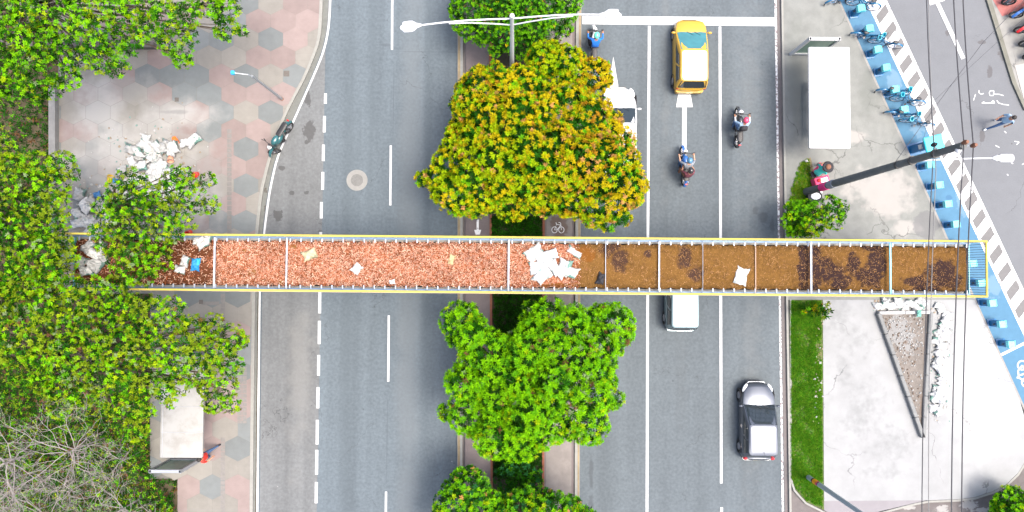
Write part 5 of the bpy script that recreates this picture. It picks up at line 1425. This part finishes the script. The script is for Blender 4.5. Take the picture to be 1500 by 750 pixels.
# ------------------------------------------------------------------ bike share docks and bicycles
m_dk = pmat('dock blue body', (.005, .10, .24), .4, var=.1)
m_cy = pmat('dock cyan cap', (.10, .52, .58), .4, var=.15)
def make_dock():
    r = empty('bike_dock', (0, 0, 0), 0, 'x', 'bike dock', 'docks along the blue bike lane')
    b_ = MB(); b_.loft([rrect(-.17 - q, .17 + q, -.15 - q, .15 + q, z_, 3, .05) for q, z_ in ((.06, 0), (.06, .05), (0, .07), (0, .62), (-.02, .70))]); b_.build('body', m_dk, r, smooth=True)
    c = MB(); pr_ = [(-.19, .66), (.21, .66), (.23, .76), (.05, .93), (-.19, .86)]
    c.loft([[(x_, y_, z_) for x_, z_ in pr_] for y_ in (-.165, .165)]); c.build('cap', m_cy, r)
    MB().tube([(-.10, 0, .5), (-.26, 0, .5)], .035, 8).build('lock', M_['black'], r, smooth=True)
    return r
dock0 = make_dock()
SP = [(1250, 21), (1262, 50), (1274, 80), (1286, 106), (1299, 137), (1312, 166)]
SP2 = [(1349, 245), (1362, 274), (1374.5, 301), (1386, 330), (1397, 358), (1410, 386), (1422, 414), (1438, 443), (1452, 473), (1465, 502)]
desc = ['topmost in the row, under the uppermost bikes', 'second from the top, holding the upper pair', 'third from the top, empty, right of the white shelter', 'fourth from the top, empty, above the lower bikes',
        'fifth from the top, holding a bike', 'sixth from the top, last one holding a bike',
        'first below the terminal, under the utility pole', 'second below the utility pole, empty', 'third below the utility pole, empty', 'last one above the footbridge, empty',
        'hidden under the end of the footbridge', 'seen through the upper half of the footbridge end railing', 'seen through the lower half of the footbridge end railing',
        'first below the footbridge', 'middle of the three below the footbridge', 'lowest, just above the white line across the lane']
for k, ((px, py), ds_) in enumerate(zip(SP + SP2, desc)):
    o = dock0 if k == 0 else copy_tree(dock0)
    o.location = P3(px, py, .008); o.rotation_euler = (0, 0, math.radians(8 if k < 6 else 6 + (k % 3)))
    o['label'] = 'blue bike dock ' + ds_
m_bb = pmat('bike blue paint', (.005, .09, .19), .35, coat=.4); m_bc = pmat('bike cyan plastic', (.03, .36, .46), .4)
def make_bike():
    r = empty('bicycle', (0, 0, 0), 0, 'x', 'bicycle', 'docked blue bicycles')
    for xx in (-.54, .54):
        w_ = MB().torus((xx, 0, .33), (0, 1, 0), .30, .013, 26, 6); w_.cyl((xx, -.05, .33), (xx, .05, .33), .03, n=8)
        for k in range(10):
            a = 2 * math.pi * k / 10
            w_.tube([(xx, 0, .33), (xx + .30 * math.cos(a), 0, .33 + .30 * math.sin(a))], .004, 3)
        wo = w_.build('wheel', M_['chrome'], r, smooth=True)
        MB().torus((xx, 0, .33), (0, 1, 0), .325, .022, 28, 6).build('tyre', M_['tyre'], wo, smooth=True)
    f = MB()
    for a, b_, q in (((-.54, 0, .33), (-.10, 0, .30), .016), ((-.54, 0, .33), (-.20, 0, .72), .014), ((-.10, 0, .30), (-.22, 0, .80), .024), ((-.10, 0, .30), (.40, 0, .72), .034), ((-.17, 0, .55), (.40, 0, .78), .026), ((.40, 0, .70), (.54, 0, .33), .02), ((.40, 0, .68), (.36, 0, .98), .02)):
        f.tube([a, b_], q, 8)
    f.build('frame', m_bb, r, smooth=True)
    for xx, a0, a1 in ((-.54, .5, 2.9), (.54, .6, 2.4)):
        rings = []
        for k in range(9):
            a = a0 + (a1 - a0) * k / 8; c_ = Vector((xx + .365 * math.cos(a), 0, .33 + .365 * math.sin(a)))
            rings.append([c_ + Vector((0, s_, 0)) for s_ in (-.045, -.02, .02, .045)])
        rings = [[p + Vector((0, 0, .015 * (1 if i in (1, 2) else 0))) for i, p in enumerate(q)] + [p - Vector((0, 0, .012)) for p in reversed(q)] for q in rings]
        MB().loft(rings).build('mudguard', m_bb, r, smooth=True)
    s_ = MB().ell((-.25, 0, .86), (.14, .08, .04), 14, 8, fn=lambda d: 1 - .25 * d.x); s_.build('saddle', M_['black'], r, smooth='all')
    hb = MB().tube([(.26, -.30, 1.02), (.34, -.14, 1.04), (.36, 0, 1.0), (.34, .14, 1.04), (.26, .30, 1.02)], .014, 8); hb.build('handlebar', M_['black'], r, smooth=True)
    bk = MB(); bk.loft([rrect(.48 - q, .66 + q, -.12 - q, .12 + q, z_, 3, .05) for q, z_ in ((-.03, .72), (0, .95), (-.02, .95), (-.05, .75))], cap0=True, cap1=True); bk.build('basket', m_bc, r, smooth=True)
    cr = MB().cyl((-.10, -.06, .30), (-.10, .06, .30), .07, n=16); cr.tube([(-.10, .06, .30), (-.02, .08, .16)], .012, 5); cr.tube([(-.10, -.06, .30), (-.18, -.08, .44)], .012, 5); cr.box((-.02, .13, .155), (.09, .1, .02)); cr.box((-.18, -.13, .445), (.09, .1, .02)); cr.build('crank', M_['grease'], r)
    return r
bike0 = make_bike()
BK = [((1231, 2), 12, 'topmost blue bicycle at the upper edge of the photo, left of its neighbour'), ((1262, 7), -14, 'blue bicycle near the upper edge of the photo, partly over the white hatching'), ((1268, 52), -8, 'left one of the first docked pair of blue bicycles'), ((1294, 62), -14, 'right one of the first docked pair, its wheel over the white hatching'),
      ((1305, 135), -4, 'blue bicycle docked at the fifth dock, its frame nearly black'), ((1326, 147), -12, 'blue bicycle with its wheel reaching the hatching, above the lowest pair'),
      ((1318, 165), -6, 'left one of the lowest pair of docked blue bicycles'), ((1340, 177), -10, 'right one of the lowest pair, nearest to the blue terminal')]
for k, ((px, py), a, lb) in enumerate(BK):
    o = bike0 if k == 0 else copy_tree(bike0)
    o.location = P3(px - 3, py + 4, .01); o.rotation_euler = (math.radians((-6, 5, 4, -5)[k % 4]), 0, math.radians(a + (0 if k % 2 == 0 else 180))); o['label'] = lb
b = P3(1341, 218, .008)
r = empty('bike_terminal', b, math.radians(14), 'wide dark blue bike rental terminal with a bright cyan top above the empty docks', 'rental terminal')
MB().loft([rrect(-.36, .36, -.20, .20, z_, 3, .05) for z_ in (0, 1.35)]).build('cabinet', m_dk, r, smooth=True)
MB().box((.05, 0, 1.42), (.92, .74, .12), bev=.03).build('top', pmat('bright cyan top', (.015, .42, .50), .4), r)
MB().box((-.366, 0, 1.0), (.012, .22, .3)).build('screen', m_lampw, r)
MB().box((0, 0, .03), (.95, .6, .06)).build('foot_plate', m_dk, r)

# ------------------------------------------------------------------ planter ring of kerb stones on the bright slab
TA, TB, TCc = P3(1284, 458, .14), P3(1360, 457, .14), P3(1349, 640, .14)
r = empty('planter', (0, 0, 0), 0, 'triangular planter edged with grey kerb stones and filled with pale rubble', 'planter')
m_ks = gmat('kerb stone grey', (.15, .155, .155), mid=(5, .25), fine=(40, .15)); m_ksw = gmat('kerb stone white', (.34, .34, .34), mid=(5, .1))
for a, b_, m, w_ in ((TA, TCc, m_ks, .19), (TCc, TB, m_ks, .19), (TB, TA, m_ksw, .16)):
    d = b_ - a; n_ = max(1, round(d.length / 1.0))
    if m is m_ks: n_ = 6
    else: n_ = 2
    for k in range(n_):
        c = a.lerp(b_, (k + .5) / n_)
        MB().box((c.x, c.y, .26), (d.length / n_ - .015, w_, .30), rz=math.atan2(d.y, d.x), bev=.03).build('kerb_stone', m, r)
MB().prism([tuple(v.xy) for v in (TA, TB, TCc)], .10, .26).build('rubble_fill', gmat('rubble and dust', (.125, .112, .10), big=(1, .2), mid=(6, .3), fine=(20, .5), bump=.9,
      masks=[dict(c=(.19, .195, .195), b=[(1312, 485, 20, 26), (1325, 500, 14, 20)], amp=1, ns=4, k=.7), dict(c=(.12, .09, .07), b=[(1352, 540, 4, 60), (1346, 600, 4, 30), (1322, 500, 4, 5)], amp=.9, ns=4, k=.6)]), r)
st = MB(); 
for k in range(260):
    while True:
        x_, y_ = R.uniform(1286, 1358), R.uniform(461, 630)
        if in_poly(x_, y_, [(1292, 462), (1354, 462), (1347, 620)]) and R.random() < (1.3 - (y_ - 460) / 130): break
    c = P3(x_, y_, .27); q = R.uniform(.02, .07)
    st.ell(c, (q, q * R.uniform(.6, 1), q * .6), 6, 4, rz=R.uniform(0, 3), mi=R.choice((0, 0, 1)))
st.build('stones', [gmat('pale stone', (.24, .24, .235)), gmat('brown stone', (.12, .09, .07))], r, kind='stuff')

# ------------------------------------------------------------------ sacks, buckets, rubbish
def sackmat(nm, base_, patch, sc=3.2, thr=.56):
    t = NT(nm)
    c = t.mix(t.smooth(t.noise(sc, 2), thr, thr + .04), base_, patch)
    c = t.vary(c, t.noise(14, 3), .08)
    t.bump(t.noise(7, 5), 1.0, .06)
    return t.done(c, .6, 0, .4)
m_sk = sackmat('white sack green print', (.38, .385, .38), (.10, .19, .165), 2.4, .55)
m_skw = sackmat('plain white sack', (.42, .425, .425), (.20, .235, .23), 3, .62)
m_skg = sackmat('grey white sack', (.27, .275, .275), (.09, .15, .135), 3, .56)
def sack_mesh(seed, w_=.42, l_=.30, h_=.09):
    rr_ = random.Random(seed); nu, nv = 26, 12
    pa = [rr_.uniform(0, 6.28) for _ in range(8)]; cr_ = [rr_.uniform(.85, 1.25) for _ in range(4)]
    mb = MB()
    nu, nv = 14, 10
    cor = [(rr_.uniform(-.28, .12), rr_.uniform(-.28, .12)) for _ in range(4)]
    top, bot = [], []
    for i in range(nu + 1):
        for j in range(nv + 1):
            u, v = -1 + 2 * i / nu, -1 + 2 * j / nv
            q = max(abs(u), abs(v))
            x_ = u * (1 - .10 * (1 - v * v) * abs(u) ** 3); y_ = v * (1 - .12 * (1 - u * u) * abs(v) ** 3)
            for n_, (su, sv) in enumerate(((-1, -1), (1, -1), (1, 1), (-1, 1))):
                w2 = (1 + su * u) * (1 + sv * v) / 4
                x_ += su * cor[n_][0] * w2; y_ += sv * cor[n_][1] * w2
            x_ += .05 * math.sin(4 * v + pa[0]) + .03 * math.sin(9 * v + pa[1]); y_ += .05 * math.sin(4 * u + pa[2]) + .03 * math.sin(8 * u + pa[3])
            z_ = h_ * 1.5 * (1 - q ** 3) * (1 + .45 * math.sin(5 * u + pa[4]) * math.sin(4 * v + pa[5]) + .3 * math.sin(9 * u + 5 * v + pa[6])) + .012
            top.append((x_ * w_, y_ * l_, z_)); bot.append((x_ * w_ * .97, y_ * l_ * .97, 0))
    m_ = (nu + 1) * (nv + 1); fs = []
    for i in range(nu):
        for j in range(nv):
            a_ = i * (nv + 1) + j; fs.append((a_, a_ + nv + 1, a_ + nv + 2, a_ + 1)); fs.append((m_ + a_, m_ + a_ + 1, m_ + a_ + nv + 2, m_ + a_ + nv + 1))
    rim_ = [i * (nv + 1) for i in range(nu + 1)] + [nu * (nv + 1) + j for j in range(1, nv + 1)] + [i * (nv + 1) + nv for i in range(nu - 1, -1, -1)] + [j for j in range(nv - 1, 0, -1)]
    for k in range(len(rim_)):
        a_, b_ = rim_[k], rim_[(k + 1) % len(rim_)]; fs.append((a_, m_ + a_, m_ + b_, b_))
    mb.add(top + bot, fs)
    return mb
protos = {}
def sack(px, py, h, label, group, m=None, seed=0, rz=None, sc=1.0, w_=.42, l_=.30, th=.09, name='sack', cat='sack', tilt=0):
    key = (seed, w_, l_, th, id(m))
    if key not in protos:
        o = sack_mesh(seed, w_, l_, th).build(name, m or m_sk, smooth='all'); protos[key] = o
    else:
        o = protos[key].copy(); COL.objects.link(o)
    o.location = P3(px, py, h); o.rotation_euler = (R.uniform(-tilt, tilt), R.uniform(-tilt, tilt), R.uniform(0, 6.28) if rz is None else rz); o.scale = (sc, sc, sc)
    tag(o, label, cat, group)
    return o
HS = HD + .02
# on the bridge, middle pile
for k, (px, py, hz, rz, w_, l_, m) in enumerate(((783, 372, 0, .6, .36, .26, m_sk), (797, 380, .05, -.7, .40, .26, m_skw), (788, 391, .02, .2, .36, .28, m_sk), (806, 374, .10, .3, .30, .20, m_skw), (795, 403, .06, .8, .38, .26, m_skw), (812, 392, .12, -.9, .32, .2, m_skw), (826, 391, .04, 1.2, .34, .26, m_sk), (836, 399, .08, -.4, .30, .22, m_sk), (822, 399, .10, .9, .26, .18, m_skw))):
    sack(px, py, HS + hz, 'crumpled white sack in the heap at the middle of the footbridge', 'sacks heaped at the middle of the footbridge', m, k, rz, 1.22, w_, l_, .045)
sack(842, 370.5, HS, 'lone green printed sack just right of the heap on the middle of the footbridge', 'sacks on the footbridge', m_sk, 21, -.55, 1, .36, .19, .06)
sack(522, 393, HS, 'small white sack alone on the mulch in the left half of the footbridge', 'sacks on the footbridge', m_skw, 22, .9, 1, .24, .22, .06)
sack(574, 413, HS, 'tiny white scrap of sack at the lower railing of the footbridge', 'sacks on the footbridge', m_skw, 23, .1, 1, .16, .13, .05)
sack(1086, 405, HS, 'flat pure white sheet of sacking on the brown soil of the footbridge', 'sacks on the footbridge', m_skw, 24, 1.2, 1, .40, .30, .03)
o = sack(453, 373, HS, 'crumpled cream coloured paper right of the second cross tie on the footbridge', 'crumpled paper on the footbridge', sackmat('cream paper', (.36, .32, .20), (.20, .19, .12)), 25, .3, 1, .34, .26, .08, 'crumpled_paper', 'paper')
o = sack(661, 380, HS, 'small crumpled cream paper in the middle of the salmon coloured mulch', 'crumpled paper on the footbridge', sackmat('cream paper two', (.34, .28, .15), (.26, .2, .1)), 26, 1.3, 1, .22, .16, .06, 'crumpled_paper', 'paper')
o = sack(880, 409, HS, 'black rubbish bag against the lower railing of the footbridge', None, M_['blackc'], 27, 1.2, 1, .28, .18, .12, 'rubbish_bag', 'rubbish bag')
sack(120, 384, HS, 'first', 'sacks at the left end of the footbridge', m_skg, 31, 1.2, 1, .34, .24, .16)['label'] = 'white sack leaning on the left end railing of the footbridge'
for k, (px, py, rz) in enumerate(((131, 362, .9), (140, 372, -.5), (136, 385, .3), (147, 364, 1.1), (128, 398, .1), (143, 390, .9), (150, 380, 0))):
    sack(px, py, HS + .06 * (k % 3), 'greyish white sack piled at the left end of the footbridge', 'sacks piled at the left end of the footbridge', (m_skg, m_sk, m_skg)[k % 3], 32 + k % 4, rz, 1, .36, .25, .13, tilt=.15)
for k, (px, py, rz, lb) in enumerate(((298, 358, .5, 'white sack in the upper corner beside the first cross tie of the footbridge'), (304, 351, 1.2, 'small white sack pressed against the upper railing beside the first cross tie'), (291, 352, 0, 'green printed sack against the upper railing under the tree leaves'), (264, 395, -.3, 'white sack left of the bright blue sack on the footbridge'), (271, 384, 1.2, 'narrow white sack above left of the bright blue sack on the footbridge'))):
    sack(px, py, HS, lb, 'sacks on the footbridge', m_sk, 41 + k, rz, 1, .28, .20, .10)
sack(286, 388, HS + .03, 'bright blue sack on the mulch near the first cross tie of the footbridge', 'sacks on the footbridge', sackmat('blue sack', (.01, .17, .42), (.02, .30, .55)), 47, 1.5, 1, .30, .22, .08)
# plaza heaps
HP = .15
for k in range(60):
    a = R.random()
    px = 226 + R.gauss(0, 19) - a * 12 + (R.random() < .15) * R.uniform(-40, 50); py = 204 + a * 100 + R.gauss(0, 6)
    sack(px, py, HP + R.uniform(0, .3), 'white and green sack in the big plaza heap under the loose tree', 'sacks in the big plaza heap', (m_sk, m_skw, m_sk, m_skg)[k % 4], 51 + k % 6, None, R.uniform(.8, 1.1), .40, .28, .13, tilt=.3)
for k in range(26):
    px = R.uniform(112, 176); py = R.uniform(284, 342)
    sack(px, py, HP + R.uniform(0, .25), 'greyish sack heaped between the low wall and the footbridge', 'sacks heaped by the low wall', (m_skg, m_sk, m_skw)[k % 3], 61 + k % 5, None, R.uniform(.85, 1.25), .36, .26, .14, tilt=.3)
sack(142, 285, .45, 'blue sack on top of the heap by the low wall', None, sackmat('blue sack dull', (.03, .12, .28), (.1, .2, .35)), 70, .4, .7, .34, .26, .14)
def bucket(px, py, m, label, tip=0.0, rz=0, inner=None):
    b_ = P3(px, py, .15)
    r = empty('bucket', b_, rz, label, 'bucket', 'buckets on the plaza')
    if tip: r.rotation_euler = (tip, 0, rz)
    MB().loft([[(q * math.cos(a), q * math.sin(a), z_) for a in [2 * math.pi * k / 18 for k in range(18)]] for q, z_ in ((.115, 0), (.15, .30), (.162, .31), (.162, .33), (.142, .33), (.11, .03))]).build('pail', m, r, smooth=True)
    MB().tube([(-.16, 0, .30), (-.12, .10, .36), (0, .16, .38), (.12, .10, .36), (.16, 0, .30)], .006, 5).build('handle', m_galv, r, smooth=True)
    return r
m_or = pmat('orange plastic', (.70, .15, .02), .4); m_rd = pmat('red plastic', (.60, .04, .02), .4)
bucket(255, 202, m_or, 'orange bucket lying beside the top of the big sack heap', 1.2, .6)
bucket(289, 255, m_rd, 'red bucket on the tiles right of the sack heap', .3)
bucket(279, 340, m_rd, 'red bucket right next to the upper railing of the footbridge', .3)
bucket(167, 264, pmat('blue plastic', (.01, .16, .50), .4), 'blue bucket lying left of the big sack heap', 1.3, 1.2)
bucket(160, 266, pmat('mustard plastic', (.45, .30, .02), .4), 'mustard yellow bucket touching the blue one', 1.1, 2.6)
bucket(250, 229, pmat('salmon plastic', (.60, .30, .20), .5), 'salmon coloured bucket half buried in the big sack heap', 1.0, .3)
# heap around the planter
for k, (px, py) in enumerate(((1288, 449), (1296, 444), (1306, 448), (1316, 444), (1325, 449), (1334, 445), (1343, 450), (1349, 443))):
    sack(px, py, .16 + .05 * (k % 2), 'white sack lined up above the short side of the triangular planter', 'sacks along the short side of the planter', m_sk if k % 2 else m_skw, 81 + k % 4, None, 1, .34, .24, .10, tilt=.2)
sack(1346, 459, .5, 'pale green sack lying over the upper right kerb stone of the planter', None, sackmat('green sack', (.13, .34, .28), (.3, .4, .38)), 88, 1.4, .8, .26, .18, .07)
for k in range(30):
    t_ = k / 30; px = 1368 + R.uniform(0, 24) * (1 - t_ * .6); py = 450 + t_ * 160 + R.uniform(-5, 5)
    sack(px, py, .16 + R.uniform(0, .12), 'white sack strewn along the right side of the triangular planter', 'sacks along the right side of the planter', (m_skw, m_sk, m_skw)[k % 3], 91 + k % 5, None, R.uniform(.7, 1), .36, .25, .10, tilt=.25)
# a thin rod on the slab
MB().tube([P3(1462, 554, .16), P3(1484, 560, .16)], .015, 6).build('rod', m_galv, label='short thin metal rod across the edge of the cement slab', cat='rod')

# ------------------------------------------------------------------ people on foot
WALK = dict(pelvis=(0, 0, .94), waist=(0, .0, 1.08), chest=(0, .03, 1.30), neck=(0, .05, 1.47), head=(0, .08, 1.58), crown=(0, .08, 1.66), face=(0, 1, -.1),
            shl=(-.175, .03, 1.38), ell=(-.25, -.12, 1.14), wrl=(-.27, -.02, .92), hdl=(-.27, .03, .84), shr=(.175, .03, 1.38), elr=(.24, .04, 1.12), wrr=(.22, .24, 1.02), hdr=(.20, .32, .99),
            hipl=(-.09, 0, .90), knl=(-.10, .18, .52), anl=(-.10, .28, .09), toel=(-.10, .42, .05), hipr=(.09, 0, .90), knr=(.10, -.05, .50), anr=(.10, -.34, .14), toer=(.10, -.24, .04))
figure('person', WALK, dict(shirt=M_['paleb'], sleeve=M_['skin'], trousers=M_['jeans'], skin=M_['skin'], shoes=M_['whitec']), label='person in a pale blue shirt and blue jeans walking on the side street', cat='person', loc=P3(1450, 183, 0), rz=math.radians(115), hair=M_['hair'], scale=1.1, rg=dict(chest=.17, waist=.145, pelvis=.15))
figure('person', WALK, dict(shirt=M_['redc'], sleeve=M_['skin'], trousers=M_['jeans'], skin=M_['skin'], shoes=M_['blackc']), label='person in a red shirt and jeans beside the dusty roofed bus shelter', cat='person', loc=P3(314, 660, .14), rz=math.radians(-60), hair=M_['hair'], scale=1.12, rg=dict(chest=.185, waist=.165, pelvis=.16, hip=.11))
SIT = dict(pelvis=(0, 0, .42), waist=(0, .04, .57), chest=(0, .12, .78), neck=(0, .18, .93), head=(0, .24, 1.03), crown=(0, .25, 1.11), face=(0, 1, -.4),
           shl=(-.17, .12, .86), ell=(-.24, .22, .62), wrl=(-.16, .42, .55), hdl=(-.12, .50, .54), shr=(.17, .12, .86), elr=(.24, .22, .62), wrr=(.16, .42, .55), hdr=(.12, .50, .54),
           hipl=(-.10, .02, .42), knl=(-.16, .42, .46), anl=(-.15, .46, .08), toel=(-.16, .60, .05), hipr=(.10, .02, .42), knr=(.16, .42, .46), anr=(.15, .46, .08), toer=(.16, .60, .05))
st_ = empty('stool', P3(1189, 256, .12), 0, 'low dark stool under the street vendor at the foot of the utility pole', 'stool')
MB().cyl((0, 0, .26), (0, 0, .30), .17, n=18).build('seat', M_['blackc'], st_)
for k in range(4):
    a = PI / 4 + k * PI / 2
    MB().tube([(.12 * math.cos(a), .12 * math.sin(a), .26), (.16 * math.cos(a), .16 * math.sin(a), 0)], .014, 6).build('leg', m_galv, st_, smooth=True)
figure('person', SIT, dict(shirt=M_['teal'], sleeve=M_['skin'], trousers=M_['pinkc'], skin=M_['skin'], shoes=M_['pinkc']), label='vendor in a turquoise top and wide black hat by the utility pole', cat='person', loc=P3(1189, 256, .12), rz=math.radians(-50), hat=(M_['blackc'], M_['brownc']), scale=1.2, rg=dict(chest=.18, waist=.17, pelvis=.17, hip=.11))
r = empty('tub', P3(1188, 289, .12), 0, 'round black tub with a white lid at the very foot of the utility pole', 'tub')
MB().loft([[(q * math.cos(a), q * math.sin(a), z_) for a in [2 * math.pi * k / 24 for k in range(24)]] for q, z_ in ((.26, 0), (.33, .42), (.35, .44), (.35, .47), (.30, .47))]).build('pail', M_['blackc'], r, smooth=True)
MB().ell((.02, 0, .48), (.25, .18, .05), 20, 6).build('lid', M_['whitec'], r, smooth='all')
r = empty('vendor_cart', P3(1198, 268, .12), .3, 'small pink topped vendor box beside the vendor at the utility pole', 'vendor box')
MB().box((0, 0, .3), (.72, .52, .5), bev=.03).build('box', M_['pinkc'], r); MB().box((.08, .02, .58), (.36, .3, .06), bev=.02).build('tray', M_['whitec'], r); MB().ell((-.18, .1, .62), (.09, .09, .08), 10, 7).build('jar', M_['redc'], r, smooth='all')
r = empty('cool_box', P3(1192, 281, .12), .2, 'pale blue cool box between the pink vendor box and the pole', 'cool box')
MB().box((0, 0, .2), (.42, .3, .38), bev=.04).build('box', M_['paleb'], r); MB().box((0, 0, .42), (.44, .32, .07), bev=.02).build('lid', M_['whitec'], r)
sack(1181, 236, .13, 'small white plastic bag on the pavement above the vendor', None, m_skw, 101, .4, .35, .34, .26, .14, 'plastic_bag', 'plastic bag')

# crumbs of torn sacking and plaster scattered round the heaps
def crumbs(name, label, gen, n, z, mats, parent=None):
    mb = MB()
    for k in range(n):
        px, py = gen(); q = R.uniform(.02, .085)
        c = P3(px, py, z); a = R.uniform(0, 6.28)
        mb.ell(c, (q, q * R.uniform(.5, 1), q * .35), 6, 4, rz=a, mi=R.randrange(len(mats)))
    return mb.build(name, mats, label=label, cat='debris', kind='stuff')
cm = [gmat('crumb white', (.30, .30, .30)), gmat('crumb green', (.12, .2, .18)), gmat('crumb tan', (.2, .16, .12)), gmat('crumb white two', (.26, .26, .25))]
crumbs('debris', 'pale crumbs and scraps scattered over the plaza around the sack heaps', lambda: (R.gauss(215, 34), R.gauss(255, 40)) if R.random() < .7 else (R.uniform(95, 200), R.uniform(270, 342)), 420, .155, cm)
crumbs('debris', 'white scraps on the bright slab beside the planter', lambda: (R.uniform(1280, 1360), R.uniform(438, 456)) if R.random() < .3 else (R.gauss(1376, 9), R.uniform(450, 620)), 160, .15, cm)
crumbs('debris', 'pale litter specks along the worn edge of the lawn', lambda: (R.gauss(1199, 3), R.uniform(470, 620)), 34, .15, [cm[2], cm[3]])
